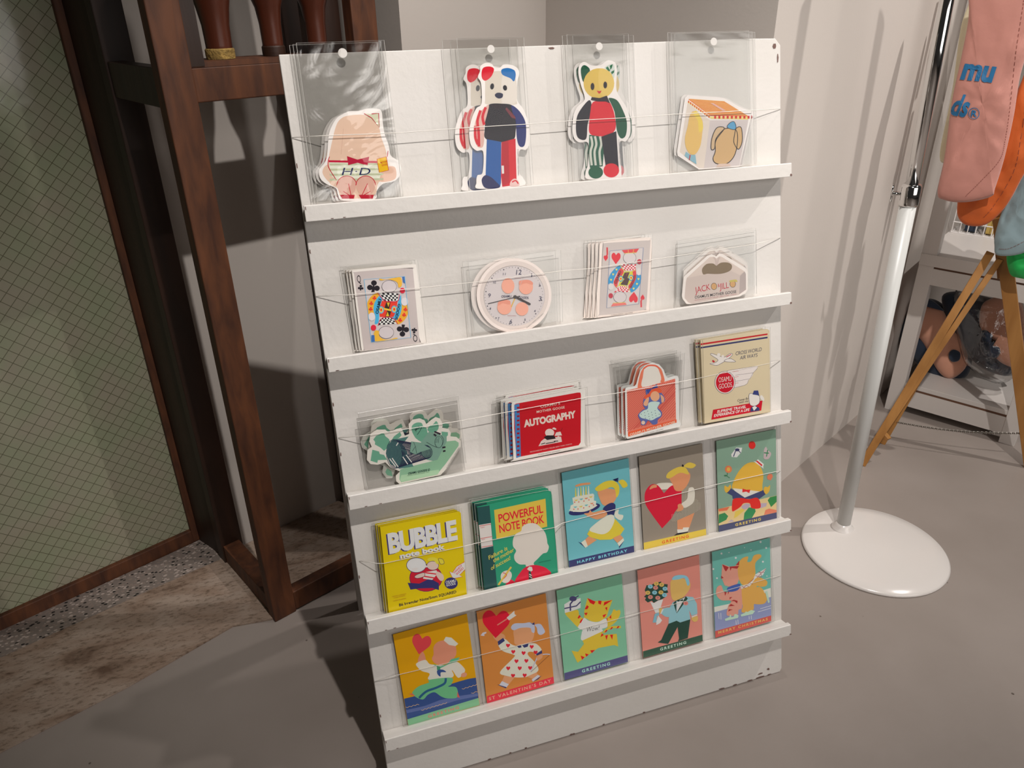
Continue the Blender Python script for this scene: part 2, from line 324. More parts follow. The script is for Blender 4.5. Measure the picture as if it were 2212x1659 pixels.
M_thread = mat('white_thread', (.80, .76, .70), .5)
BW, BH = .80, 1.195
db = thing('display_board', 'white painted leaning display board with five ledges full of packets and cards', 'display stand', (-.4, 0, 0), BROT)
mb = MB(); T = .018; out = [(-.8, .0), (-.004, .0), (0, .008), (0, BH - .012), (-.010, BH - .001), (-.06, BH), (-.8, BH)]
mb.prism([bw(u, v + .001, 0) for u, v in out], -BN * T); panel_mb = mb
def chip(mb, u, v, n, w_, h_):
    c = bw(u, v, n); k = random.randint(6, 9); pts = []
    for i in range(k):
        a = 2 * math.pi * i / k; r = random.uniform(.55, 1.0); pts.append(c + BX * math.cos(a) * r * w_ + BL * math.sin(a) * r * h_)
    mb.face(pts, 1)
mb = panel_mb
for u, w_ in ((-.46, .006), (-.455, .003), (-.395, .004), (-.62, .005), (-.58, .003), (-.55, .004), (-.14, .010), (-.11, .006), (-.075, .008), (-.05, .013), (-.03, .006), (-.31, .003), (-.69, .004)):
    chip(mb, u, .0025 + random.uniform(0, .001), .0006, w_, .0018)
chip(mb, -.032, .016, .0006, .005, .004); chip(mb, -.05, .011, .0006, .008, .002); chip(mb, -.012, BH - .012, .0006, .005, .005); chip(mb, -.405, BH - .003, .0006, .006, .002); chip(mb, -.006, BH - .03, .0006, .002, .010)
for v in (.15, .33, .41, .62, .70, .93, 1.05): chip(mb, -.798, v, .0006, .0012, .004)
mb.build('back_panel', [M_board, M_chip], db, bevel=.0012)
VB = [.9725, .7560, .5385, .3230, .1020]; HL = [.0225, .0215, .0235, .0250, .0235]
for v0, h in zip(VB, HL):
    mb = MB(); prof = [(v0, 0), (v0, .031), (v0 + h - .001, .031), (v0 + h, .030), (v0 + h, .0215), (v0 + h - .005, .0195), (v0 + h - .0055, 0)]
    mb.prism([bw(-.7985, v, n) for v, n in prof][::-1], BX * .797)
    for k_ in range(2): chip(mb, -.795 + random.random() * .05, v0 + .0016, .0316, .003, .0007)
    chip(mb, -.003, v0 + .003, .0316, .0025, .0022); chip(mb, -.7965, v0 + h - .004, .0316, .0008, .004)
    mb.build('ledge', [M_lip, M_chip], db, bevel=.0012)
for x in (-.792, -.040):
    mb = MB(); top = Vector((x, SA * 1.12 + .022, CA * 1.12)); bot = Vector((x, .455, 0)); mb.box(bot, BX * .034, (0, .032, 0), top - bot); mb.build('back_leg', M_board, db)
mb = MB(); mb.box((-.76, .405, .30), BX * .72, (0, .012, 0), (0, 0, .04)); mb.build('brace', M_board, db)
# threads: (pixel, n) way points
THR = [[((631, 297), .0012), ((700, 293), .0155), ((862, 287), .0155), ((1022, 275), .0155), ((1143, 268), .0155), ((1231, 261), .0155), ((1360, 254), .0155), ((1456, 247), .0155), ((1628, 238), .0155), ((1686, 235), .0012)],
       [((683, 640), .0012), ((756, 637), .0155), ((905, 622), .0155), ((1012, 611), .0155), ((1215, 585), .0155), ((1278, 580), .0155), ((1408, 561), .0155), ((1462, 553), .0155), ((1632, 527), .0155), ((1686, 513), .0012)],
       [((731, 946), .0012), ((785, 941), .0155), ((995, 909), .0155), ((1080, 893), .0155), ((1268, 858), .0155), ((1328, 850), .0155), ((1478, 823), .0155), ((1505, 818), .0155), ((1662, 785), .0155), ((1686, 778), .0012)],
       [((776, 1212), .0012), ((815, 1217), .016), ((830, 1217), .0175), ((1003, 1180), .0175), ((1030, 1173), .0175), ((1200, 1139), .0175), ((1215, 1130), .006), ((1365, 1091), .006), ((1380, 1088), .006), ((1525, 1052), .006), ((1545, 1047), .006), ((1680, 1018), .006), ((1686, 1017), .0012)],
       [((808, 1473), .0012), ((855, 1459), .005), ((1030, 1417), .005), ((1205, 1373), .005), ((1378, 1325), .005), ((1540, 1284), .005), ((1668, 1247), .005), ((1686, 1243), .0012)]]
for k_, row in enumerate(THR):
    mb = MB(); pts = []
    for px, n in row: u, v = on_board(px, n); pts.append(bw(u, v, n))
    mb.tube(pts, .00055, 6); mb.build('thread', M_thread, db, smooth=True)
# ------------------------------------------------------------------ printed goods
_font = {}
def glyphs(s, off, space):
    key = (s, off, space)
    if key in _font: return _font[key]
    cu = bpy.data.curves.new('lettering', 'FONT'); cu.body = s; cu.size = 1; cu.offset = off; cu.space_character = space; cu.resolution_u = 3
    ob = bpy.data.objects.new('lettering', cu); C.objects.link(ob); dg = bpy.context.evaluated_depsgraph_get()
    me = bpy.data.meshes.new_from_object(ob.evaluated_get(dg))
    vs = [(v.co.x, v.co.y) for v in me.vertices]; fs = [list(p.vertices) for p in me.polygons]
    bpy.data.objects.remove(ob); bpy.data.curves.remove(cu); bpy.data.meshes.remove(me)
    x0 = min(v[0] for v in vs); x1 = max(v[0] for v in vs)
    vs = [((x - x0) / (x1 - x0), y / .70) for x, y in vs]
    _font[key] = (vs, fs); return _font[key]
def spline(pts, k=6, closed=True):
    out = []; n = len(pts)
    rng = range(n) if closed else range(n - 1)
    for i in rng:
        if closed: p0, p1, p2, p3 = pts[i - 1], pts[i], pts[(i + 1) % n], pts[(i + 2) % n]
        else: p0, p1, p2, p3 = pts[max(i - 1, 0)], pts[i], pts[i + 1], pts[min(i + 2, n - 1)]
        for j in range(k):
            t = j / k
            out.append(tuple(.5 * ((2 * p1[d]) + (p2[d] - p0[d]) * t + (2 * p0[d] - 5 * p1[d] + 4 * p2[d] - p3[d]) * t * t + (3 * p1[d] - p0[d] - 3 * p2[d] + p3[d]) * t ** 3) for d in (0, 1)))
    if not closed: out.append(tuple(pts[-1]))
    return out
LAY = 0.000009
class Art:
    def __init__(s, x0, y0, sc_, n0, gain):
        s.x0, s.y0, s.sc, s.n0, s.gain = x0, y0, sc_, n0, gain; s.mats = []; s.v = []; s.f = []; s.m = []; s.lay = 1; s.thick = .001
    def uv(s, p): return on_board((s.x0 + p[0] / s.sc, s.y0 + p[1] / s.sc), s.n0)
    def mi(s, rgb):
        m = rgb if not isinstance(rgb, tuple) else paper(rgb, s.gain)
        if m not in s.mats: s.mats.append(m)
        return s.mats.index(m)
    def base(s, pts, rgb=(235, 228, 222), thick=.001, smooth=False):
        if smooth: pts = spline(pts)
        uvs = [s.uv(p) for p in pts]; area = sum(uvs[i - 1][0] * uvs[i][1] - uvs[i][0] * uvs[i - 1][1] for i in range(len(uvs)))
        if area < 0: uvs = uvs[::-1]
        s.thick = thick; k = len(s.v); n = len(uvs); mi = s.mi(rgb)
        s.v += [(u, v, 0) for u, v in uvs] + [(u, v, -thick) for u, v in uvs]
        s.f.append([k + i for i in range(n)]); s.m.append(mi); s.f.append([k + n + i for i in reversed(range(n))]); s.m.append(mi)
        for i in range(n): j = (i + 1) % n; s.f.append([k + i, k + n + i, k + n + j, k + j]); s.m.append(mi)
        s.baseuv = uvs
    def _poly(s, uvs, rgb):
        area = sum(uvs[i - 1][0] * uvs[i][1] - uvs[i][0] * uvs[i - 1][1] for i in range(len(uvs)))
        if area < 0: uvs = uvs[::-1]
        k = len(s.v); s.v += [(u, v, s.lay * LAY) for u, v in uvs]; s.f.append([k + i for i in range(len(uvs))]); s.m.append(s.mi(rgb)); s.lay += 1
    def P(s, pts, rgb): s._poly([s.uv(p) for p in pts], rgb)
    def S(s, pts, rgb, k=5): s.P(spline(pts, k), rgb)
    def E(s, cx, cy, rx, ry, rgb, rot=0, n=26):
        a = math.radians(rot); s.P([(cx + rx * math.cos(t) * math.cos(a) - ry * math.sin(t) * math.sin(a), cy + rx * math.cos(t) * math.sin(a) + ry * math.sin(t) * math.cos(a)) for t in [2 * math.pi * i / n for i in range(n)]], rgb)
    def L(s, pts, w_, rgb, smooth=False, closed=False):
        if smooth: pts = spline(pts, 5, closed)
        if closed: pts = list(pts) + [pts[0]]
        mi = s.mi(rgb); z = s.lay * LAY; l = []; r = []
        for i, p in enumerate(pts):
            a = pts[max(i - 1, 0)]; b_ = pts[min(i + 1, len(pts) - 1)]
            if closed and i in (0, len(pts) - 1): a = pts[-2]; b_ = pts[1]
            dx, dy = b_[0] - a[0], b_[1] - a[1]; q = math.hypot(dx, dy) or 1; nx, ny = -dy / q * w_ / 2, dx / q * w_ / 2
            l.append(s.uv((p[0] + nx, p[1] + ny))); r.append(s.uv((p[0] - nx, p[1] - ny)))
        for i in range(len(pts) - 1):
            k = len(s.v); s.v += [(*l[i], z), (*l[i + 1], z), (*r[i + 1], z), (*r[i], z)]; s.f.append([k, k + 1, k + 2, k + 3]); s.m.append(mi)
        s.lay += 1
    def T(s, txt, p0, p1, h, rgb, off=.02, space=1.0, shear=0.0, up=None):
        vs, fs = glyphs(txt, off, space); a = Vector(s.uv(p0)); b_ = Vector(s.uv(p1)); d = b_ - a
        if up is None: hh = (Vector(s.uv((p0[0], p0[1] - h))) - a).length; nn = Vector((-d.y, d.x)).normalized() * hh
        else: nn = Vector(s.uv((p0[0] + up[0], p0[1] + up[1]))) - a
        k = len(s.v); z = s.lay * LAY; mi = s.mi(rgb)
        for x, y in vs: q = a + d * x + nn * y + d.normalized() * (shear * nn.length * y); s.v.append((q.x, q.y, z))
        for f in fs: s.f.append([k + i for i in f]); s.m.append(mi)
        s.lay += 1
    def micro(s, p0, p1, h, rgb, txt):  # tiny print
        s.T(txt, p0, p1, h, rgb, .0)
    def checks(s, pts, nx, ny, c0, c1):  # quad strip of checks; pts = 4 corners TL TR BR BL
        s.P(pts, c0); mi = s.mi(c1); z = s.lay * LAY
        def q(a, b_): 
            t = [pts[0][d] * (1 - a) + pts[1][d] * a for d in (0, 1)]; l = [pts[3][d] * (1 - a) + pts[2][d] * a for d in (0, 1)]
            return s.uv((t[0] * (1 - b_) + l[0] * b_, t[1] * (1 - b_) + l[1] * b_))
        for i in range(nx):
            for j in range(ny):
                if (i + j) % 2: 
                    k = len(s.v); s.v += [(*q(x / nx, y / ny), z) for x, y in ((i, j + 1), (i + 1, j + 1), (i + 1, j), (i, j))]; s.f.append([k, k + 1, k + 2, k + 3]); s.m.append(mi)
        s.lay += 1
    def done(s, name, part, label, cat, sleeve=None, film_m=None, grid=(1, 1), crinkle=0, group=None, hole=None, stack=None, behind_labels=None, ztop=.0012, slabel=None):
        us = [q[0] for q in s.baseuv]; vs = [q[1] for q in s.baseuv]
        org = ((min(us) + max(us)) / 2, min(vs), s.n0 - s.thick)
        root = thing(name, label, cat, bw(*org), BROT, group)
        me = bpy.data.meshes.new(part); me.from_pydata([(u - org[0], v - org[1], n + s.thick) for u, v, n in s.v], [], s.f); me.update()
        for m in s.mats: me.materials.append(m)
        for p, mi in zip(me.polygons, s.m): p.material_index = mi
        o = bpy.data.objects.new(part, me); C.objects.link(o); o.parent = root
        if sleeve:
            q = [s.uv(p) for p in sleeve]  # TL TR BR BL
            gx, gy = grid; V = []; Fc = []
            for side, nz in ((0, s.thick + ztop), (1, -.0006)):
                for j in range(gy + 1):
                    for i in range(gx + 1):
                        a, b_ = i / gx, j / gy
                        t = [q[0][d] * (1 - a) + q[1][d] * a for d in (0, 1)]; l = [q[3][d] * (1 - a) + q[2][d] * a for d in (0, 1)]
                        u, v = t[0] * (1 - b_) + l[0] * b_, t[1] * (1 - b_) + l[1] * b_
                        edge = min(1, 4 * min(a, 1 - a)) * 1.0
                        nn = (noise.noise((u * 28, v * 16, side * 9.1)) + .6 * noise.noise((u * 70, v * 50, 3.3 + side))) * crinkle * edge if crinkle else 0
                        lo = (nz + .0004) if side == 0 else nz
                        V.append((u - org[0], v - org[1], lo + (abs(nn) if side == 0 else -min(abs(nn), .0012))))
            N_ = (gx + 1) * (gy + 1)
            for j in range(gy):
                for i in range(gx):
                    a = j * (gx + 1) + i; Fc.append([a, a + gx + 1, a + gx + 2, a + 1]); Fc.append([N_ + a, N_ + a + 1, N_ + a + gx + 2, N_ + a + gx + 1])
            me = bpy.data.meshes.new('sleeve'); me.from_pydata(V, [], Fc); me.update(); me.materials.append(film_m or M_film)
            if crinkle:
                for p in me.polygons: p.use_smooth = True
            o = bpy.data.objects.new('sleeve', me); C.objects.link(o); o.parent = root; slv = o; bpy.context.view_layer.update()
            # sealed rim lines that catch light
            mb = MB(); rim = [bw(*s.uv(p), s.n0 + .001) for p in sleeve]
            mb.tube([rim[3], rim[0], rim[1], rim[2]], .00035, 5); mb.build('seam', M_rim, slv)
            if hole:
                c = s.uv(hole[:2]); mb = MB(); r_ = hole[2]
                ring = [bw(c[0] + r_ * math.cos(t), c[1] + r_ * math.sin(t), s.n0 + .0022) for t in [2 * math.pi * i / 20 for i in range(20)]]
                mb.face(ring); mb.build('hang_hole', M_board, slv); 
        for i, (du, dv, dn) in enumerate(stack or []):
            dup(root, bw(org[0] + du, org[1] + dv, org[2] + dn), behind_labels[i], group)
        return root
M_film = film('clear_film', .980, .02, .12)
M_bag = film('clear_crinkled_film', .966, .02, .12, .15, 14)
M_bagL = film('clear_glossy_film', .960, .05, .09, 1.0, 9, .016)
M_rim = mat('film_seam', (.62, .60, .57), .25, spec=.6)
W_ = (232, 224, 218); K_ = (35, 31, 38); NV = (38, 42, 88); RD = (196, 26, 44); SK = (214, 148, 112)
# ---- row 1
def bl(desc): return desc
G1_ = .62
a = Art(590, 60, 3.95, .0105, .80)
a.base([(600, 735), (650, 712), (740, 708), (800, 690), (890, 692), (925, 715), (935, 800), (950, 900), (985, 1000), (1005, 1090), (1060, 1130), (1090, 1190), (1080, 1260), (1030, 1310), (940, 1330), (885, 1390), (860, 1465), (600, 1475), (555, 1430), (535, 1370), (450, 1330), (400, 1280), (395, 1210), (440, 1150), (460, 1080), (475, 920), (505, 830), (550, 765)], (240, 234, 230), .0008, True)
a.S([(640, 750), (760, 742), (850, 770), (900, 840), (925, 940), (960, 1040), (975, 1130), (985, 1250), (900, 1320), (850, 1440), (600, 1450), (550, 1370), (480, 1320), (470, 1150), (505, 960), (540, 830), (580, 775)], (221, 190, 168))
a.S([(420, 1230), (470, 1170), (560, 1290), (540, 1335), (470, 1310)], (221, 190, 168)); a.S([(1045, 1200), (1040, 1290), (920, 1315), (880, 1260), (930, 1200), (1000, 1180)], (221, 182, 160))
a.P([(478, 1140), (975, 1140), (985, 1190), (930, 1215), (905, 1300), (600, 1300), (545, 1300), (490, 1260)], (222, 224, 206))
for y in (1158, 1202, 1246, 1288): a.P([(480, y), (945, y - 4), (935, y + 12), (486, y + 18)], (186, 192, 160))
a.P([(474, 1130), (970, 1138), (972, 1156), (474, 1148)], (190, 30, 62)); a.P([(630, 1095), (720, 1125), (820, 1100), (806, 1175), (720, 1152), (640, 1172)], (178, 28, 60))
a.T('H·D', (585, 1256), (822, 1256), 62, (38, 44, 90), .0, 1.05, .35)
a.S([(775, 732), (835, 735), (870, 728), (900, 735), (905, 790), (910, 850), (860, 800), (800, 760)], (206, 208, 180)); a.L([(775, 732), (840, 770), (905, 850), (900, 730), (840, 735)], 8, (180, 40, 62))
a.P([(885, 1120), (965, 1100), (985, 1215), (905, 1235)], (226, 182, 34)); a.L([(885, 1120), (965, 1100), (985, 1215), (905, 1235)], 5, (190, 60, 40), closed=True)
a.T('MOTHER', (918, 1160), (975, 1148), 16, (190, 60, 40), .02); a.T('GOOSE', (928, 1182), (974, 1172), 16, (190, 60, 40), .02)
for cx, r in ((628, -8), (790, 8)):
    a.E(cx, 1350, 80, 84, (212, 168, 152), r); a.L([(cx + 85 * math.cos(t), 1350 + 86 * math.sin(t)) for t in [i * .1 for i in range(32, 63)]], 6, (190, 30, 55))
    a.L([(cx + 15, 1330), (cx + 40, 1445)] if cx < 700 else [(cx + 15, 1330), (cx - 40, 1445)], 6, (190, 30, 55)); a.L([(cx - 30, 1395), (cx + 38, 1440)] if cx < 700 else [(cx - 38, 1440), (cx + 40, 1395)], 6, (190, 30, 55))
    a.P([(cx - 60, 1425), (cx + 70, 1425), (cx + 60, 1458), (cx - 40, 1458)], (178, 32, 52))
a.L([(480, 1100), (470, 1180), (540, 1300)], 6, (190, 30, 55), True); a.L([(980, 1050), (975, 1100)], 5, (190, 30, 55)); a.L([(580, 1080), (600, 860)], 3, (206, 170, 150))
a.micro((868, 1438), (1035, 1318), 13, (90, 84, 86), '© OSAMU HARADA / KOJI HONPO')
a.done('sticker_packet', 'die_cut_sticker', 'tall clear packet with an egg shaped sticker marked H.D, frontmost at top left', 'sticker', [(197, 132), (945, 108), (1110, 1445), (385, 1480)], M_bagL, (14, 26), .0024, group='tall clear sticker packets on the top ledge', hole=(592, 218, .0062),
       stack=[(-.0045, -.001, -.0035), (-.009, -.0012, -.007)], behind_labels=['tall clear packet with an egg shaped sticker directly behind the front one', 'tall clear packet with an egg shaped sticker rearmost of its stack at the top left'])
a = Art(960, 60, 4.483, .0105, .90)
bear = [(345, 420), (350, 370), (400, 340), (455, 348), (490, 385), (540, 385), (570, 358), (640, 358), (700, 385), (725, 440), (705, 530), (705, 700), (760, 780), (800, 880), (825, 1000), (822, 1120), (790, 1180), (725, 1195), (725, 1400), (760, 1450), (755, 1530), (340, 1560), (310, 1500), (320, 1430), (370, 1400), (375, 1200), (310, 1190), (255, 1130), (240, 1000), (265, 880), (310, 780), (360, 730), (355, 540), (325, 480)]
a.base(bear, (240, 234, 230), .0008, True)
a.S([(395, 560), (400, 450), (500, 420), (600, 430), (680, 480), (700, 560), (700, 700), (680, 745), (420, 745), (395, 690)], (214, 204, 190)); a.S([(560, 470), (640, 480), (695, 540), (700, 700), (640, 745), (560, 740)], (222, 214, 204))
a.S([(360, 430), (380, 385), (440, 375), (480, 400), (455, 470), (400, 512), (365, 490)], (212, 28, 48)); a.S([(560, 400), (620, 390), (680, 415), (690, 470), (672, 520), (640, 490), (570, 460), (550, 430)], (42, 112, 178))
a.E(462, 568, 19, 30, (28, 26, 34), 8); a.E(587, 582, 20, 27, (28, 26, 34), -10); a.S([(490, 645), (520, 628), (565, 640), (560, 675), (525, 685), (495, 668)], (36, 38, 66))
a.S([(430, 745), (560, 735), (660, 755), (700, 860), (690, 1000), (670, 1080), (550, 1110), (400, 1075), (390, 980), (400, 850)], (34, 30, 38))
a.S([(430, 748), (370, 790), (310, 880), (290, 960), (285, 1060), (320, 1150), (370, 1155), (385, 1080), (385, 950), (410, 850)], (216, 176, 164))
for q in ([(350, 800), (320, 900), (330, 1000), (335, 1150)], [(400, 770), (370, 860), (385, 940)], [(298, 950), (300, 1060), (325, 1130)]): a.L(q, 26, (206, 34, 50), True)
a.S([(650, 750), (720, 800), (780, 900), (792, 1020), (775, 1140), (725, 1145), (700, 1060), (690, 900), (660, 820)], (36, 46, 108))
a.P([(600, 770), (640, 810), (685, 860), (690, 885), (650, 870), (590, 790)], (112, 46, 56)); a.P([(440, 745), (560, 738), (600, 760), (500, 790)], (38, 26, 34))
a.P([(410, 1080), (550, 1105), (548, 1500), (540, 1540), (480, 1540), (398, 1450)], (30, 88, 158)); a.P([(552, 1108), (688, 1072), (698, 1450), (700, 1520), (560, 1540), (548, 1440)], (206, 30, 46)); a.P([(552, 1108), (620, 1090), (630, 1500), (560, 1535)], (178, 24, 42))
a.S([(360, 1480), (390, 1430), (440, 1440), (500, 1490), (535, 1545), (400, 1553)], (36, 40, 88)); a.S([(640, 1490), (680, 1460), (720, 1490), (720, 1530), (640, 1535)], (224, 190, 186)); a.L([(655, 1495), (690, 1480), (715, 1510)], 12, (206, 30, 46), True)
a.P([(552, 1335), (575, 1335), (578, 1412), (556, 1414)], (224, 222, 216)); a.micro((706, 1175), (712, 1430), 12, (90, 84, 86), '© OSAMU HARADA / KOJI HONPO')
a.done('sticker_packet', 'die_cut_sticker', 'tall clear packet with a patchwork bear sticker, frontmost of its stack', 'sticker', [(118, 103), (765, 95), (862, 1510), (245, 1572)], M_bag, (10, 20), .0007, group='tall clear sticker packets on the top ledge', hole=(447, 208, .0055),
       stack=[(-.021, -.001, -.0035), (-.008, -.0012, -.007)], behind_labels=['tall clear packet with a patchwork bear sticker directly behind the front one', 'tall clear packet with a patchwork bear sticker rearmost of its stack'])
a = Art(1200, 60, 4.61, .0105, 1.02)
a.base([(240, 370), (290, 340), (360, 375), (450, 370), (520, 325), (590, 345), (612, 420), (605, 600), (640, 690), (700, 780), (740, 900), (745, 1050), (700, 1130), (640, 1140), (650, 1340), (655, 1440), (625, 1495), (330, 1510), (300, 1440), (325, 1350), (325, 1150), (230, 1140), (175, 1070), (175, 900), (215, 790), (290, 710), (250, 560), (228, 450)], (240, 234, 230), .0008, True)
a.S([(255, 400), (290, 372), (340, 410), (330, 470), (280, 540), (255, 470)], (22, 82, 56)); a.S([(490, 395), (570, 360), (590, 430), (575, 510), (520, 440)], (206, 214, 206)); a.P([(500, 400), (520, 385), (545, 425), (530, 440)], (30, 104, 66)); a.P([(540, 378), (570, 362), (562, 400), (545, 420)], (30, 104, 66)); a.P([(552, 440), (585, 420), (583, 445), (560, 465)], (30, 104, 66))
a.E(432, 555, 153, 152, (214, 182, 86)); a.S([(440, 410), (540, 440), (583, 540), (560, 640), (480, 690), (430, 560)], (222, 192, 104))
a.E(368, 585, 19, 36, (34, 28, 34)); a.E(495, 570, 19, 34, (34, 28, 34)); a.S([(412, 625), (435, 632), (458, 625), (445, 650), (430, 655)], (196, 44, 48))
a.S([(340, 720), (260, 800), (210, 900), (205, 1040), (235, 1105), (305, 1105), (320, 960), (360, 820)], (28, 26, 38)); a.S([(530, 700), (610, 720), (670, 820), (710, 940), (700, 1070), (650, 1100), (610, 1020), (590, 850), (555, 760)], (20, 82, 58))
a.S([(360, 760), (400, 730), (520, 730), (560, 780), (590, 880), (600, 990), (560, 1050), (430, 1085), (340, 1050), (335, 940), (348, 830)], (212, 26, 46))
a.P([(360, 690), (440, 700), (510, 675), (545, 755), (500, 735), (420, 735), (350, 720)], (36, 24, 34))
a.P([(335, 1065), (460, 1085), (480, 1250), (470, 1380), (342, 1395), (330, 1240)], (28, 88, 66))
for x in (352, 392, 442): a.L([(x, 1080), (x + 14, 1160), (x - 4, 1240), (x + 8, 1370)], 22, (206, 208, 196), True)
a.P([(455, 1085), (605, 1030), (625, 1340), (632, 1420), (500, 1390)], (30, 27, 38)); a.E(400, 1440, 73, 62, (20, 88, 60)); a.E(555, 1420, 78, 70, (212, 28, 48))
a.micro((625, 1112), (640, 1370), 11, (90, 84, 86), '© OSAMU HARADA / KOJI HONPO')
a.done('sticker_packet', 'die_cut_sticker', 'tall clear packet with a patchwork cat doll sticker with yellow head and red body, frontmost', 'sticker', [(110, 70), (722, 62), (775, 1470), (190, 1518)], M_bag, (10, 20), .0006, group='tall clear sticker packets on the top ledge', hole=(430, 187, .0055),
       stack=[(-.006, -.0006, -.0035), (.012, -.001, -.007)], behind_labels=['tall clear packet with a patchwork cat doll sticker directly behind the front one', 'tall clear packet with a patchwork cat doll sticker rearmost of its stack'])
a = Art(1420, 60, 4.88, .0105, 1.06)
a.base([(290, 740), (320, 712), (700, 740), (900, 850), (990, 880), (985, 960), (865, 1465), (440, 1495), (215, 1350), (208, 1310)], (242, 236, 232), .0008)
a.P([(318, 790), (555, 975), (490, 1480), (438, 1480), (235, 1310)], (224, 212, 200)); a.P([(555, 975), (960, 970), (865, 1450), (490, 1480)], (208, 198, 196))
a.P([(325, 755), (345, 748), (705, 775), (965, 935), (560, 930)], (226, 120, 62))
for k_ in range(12):
    f = k_ / 12; x0 = 335 + (560 - 335) * f; y0 = 752 + (925 - 752) * f; x1 = 705 + (965 - 705) * f; y1 = 776 + (933 - 776) * f; a.L([(x0, y0), (x1, y1)], 5, (230, 196, 110))
a.P([(325, 765), (560, 935), (560, 958), (318, 788)], (236, 214, 130)); a.P([(560, 935), (965, 935), (960, 968), (565, 960)], (236, 214, 130))
for k_ in range(11): f = k_ / 11; x = 325 + 235 * f; y = 765 + 172 * f; a.P([(x, y), (x + 11, y + 8), (x + 9, y + 30), (x - 2, y + 22)], (214, 52, 38))
for k_ in range(9): x = 598 + 44 * k_; a.P([(x, 928), (x + 22, 928), (x + 21, 958), (x - 1, 957)], (206, 40, 36))
a.P([(560, 795), (590, 795), (720, 872), (690, 876)], (224, 178, 168))
a.S([(380, 880), (340, 930), (318, 1040), (290, 1160), (300, 1260), (345, 1330), (400, 1330), (450, 1250), (470, 1130), (478, 1000), (440, 920)], (226, 188, 110)); a.S([(380, 915), (400, 875), (440, 910), (475, 1000), (478, 1070), (440, 1100), (425, 980)], (232, 206, 92))
a.P([(300, 1305), (345, 1340), (400, 1340), (412, 1440), (350, 1400), (285, 1350)], (136, 182, 198)); a.L([(345, 1340), (335, 1395)], 12, (180, 50, 60))
a.S([(620, 1060), (680, 1045), (730, 1070), (700, 1150), (600, 1270), (570, 1275), (565, 1180)], (204, 176, 140)); a.S([(690, 1080), (740, 1060), (820, 1070), (845, 1150), (830, 1290), (790, 1380), (720, 1435), (620, 1430), (585, 1380), (610, 1300), (612, 1180)], (206, 170, 120)); a.S([(830, 1060), (880, 1050), (895, 1150), (885, 1230), (850, 1280), (805, 1210), (812, 1130)], (206, 170, 120))
for q in ([(690, 1080), (740, 1060), (820, 1070), (845, 1150), (830, 1290), (790, 1380), (720, 1435), (620, 1430), (585, 1380), (610, 1300), (612, 1180)], [(620, 1060), (680, 1045), (700, 1070), (620, 1180), (600, 1275), (565, 1275), (575, 1160)], [(830, 1060), (880, 1050), (895, 1150), (885, 1230), (850, 1280), (805, 1210), (812, 1130)]): a.L(q, 8, (42, 36, 40), True, True)
a.S([(735, 1050), (760, 1005), (805, 990), (828, 1040), (810, 1075)], (90, 160, 200)); a.L([(735, 1050), (760, 1005), (805, 990), (828, 1040), (810, 1075)], 6, (42, 36, 40), True, True)
a.P([(620, 1470), (640, 1435), (760, 1430), (772, 1458)], (214, 190, 176))
a.done('sticker_packet', 'die_cut_sticker', 'tall clear packet with a red lidded box sticker, frontmost at the top right', 'sticker', [(142, 62), (995, 42), (1018, 1440), (180, 1522)], M_bag, (12, 22), .0010, group='tall clear sticker packets on the top ledge', hole=(587, 148, .0058),
       stack=[(-.004, .002, -.0035), (.010, .0005, -.007)], behind_labels=['tall clear packet with a box shaped sticker directly behind the front one', 'tall clear packet with a box shaped sticker rearmost of its stack'])
# ---- row 2: court cards
def club(a, cx, cy, r, rgb, rot=0, k=1.0):
    c, s_ = math.cos(math.radians(rot)), math.sin(math.radians(rot)); f = lambda x, y: (cx + (x * c - y * s_) * r, cy + (x * s_ + y * c) * r)
    for q in ((0, -.55), (-.55, .22), (.55, .22)): p = f(*q); a.E(p[0], p[1], .45 * r, .42 * r, rgb)
    a.P([f(-.12, -.2), f(.12, -.2), f(.28, 1), f(-.28, 1)], rgb)
def heart(a, cx, cy, w_, h_, rgb, rot=0):
    c, s_ = math.cos(math.radians(rot)), math.sin(math.radians(rot))
    pts = [(0, -.28), (.18, -.46), (.36, -.46), (.5, -.28), (.48, -.02), (.3, .22), (0, .54), (-.3, .22), (-.48, -.02), (-.5, -.28), (-.36, -.46), (-.18, -.46)]
    out = []
    sp_ = spline(pts[:7] , 4, False)[:-1] + spline(pts[6:] + [pts[0]], 4, False)[:-1]
    for x, y in sp_: x *= w_; y *= h_; out.append((cx + x * c - y * s_, cy + x * s_ + y * c))
    a.P(out, rgb)
a = Art(730, 540, 6.914, .0125, .62)
a.base(spline([(212, 320), (235, 300), (1090, 215), (1165, 250), (1180, 300), (1310, 1270), (1305, 1370), (1260, 1395), (400, 1510), (365, 1490), (345, 1430), (215, 370)], 4), (222, 212, 206), .0008)
a.P(spline([(248, 350), (290, 325), (1070, 265), (1110, 290), (1125, 340), (1212, 1300), (1215, 1370), (1180, 1395), (430, 1500), (395, 1480), (380, 1440), (245, 400)], 4), (178, 168, 166))
a.P([(388, 440), (995, 393), (1088, 1305), (500, 1378)], (186, 178, 178))
club(a, 532, 545, 95, K_, 6); club(a, 968, 1205, 92, K_, 186); club(a, 340, 562, 42, K_, 5); club(a, 1140, 1205, 42, K_, 185)
a.T('Q', (292, 490), (348, 484), 112, K_, .0, 1); a.T('Q', (1180, 1265), (1118, 1272), 105, K_, .0, 1)
a.S([(600, 640), (500, 690), (435, 800), (445, 900), (462, 960), (560, 960), (560, 860), (600, 740)], (214, 158, 50)); a.S([(900, 1110), (990, 1050), (1050, 940), (1040, 830), (960, 780), (950, 880), (900, 1010), (850, 1060)], (214, 158, 50))
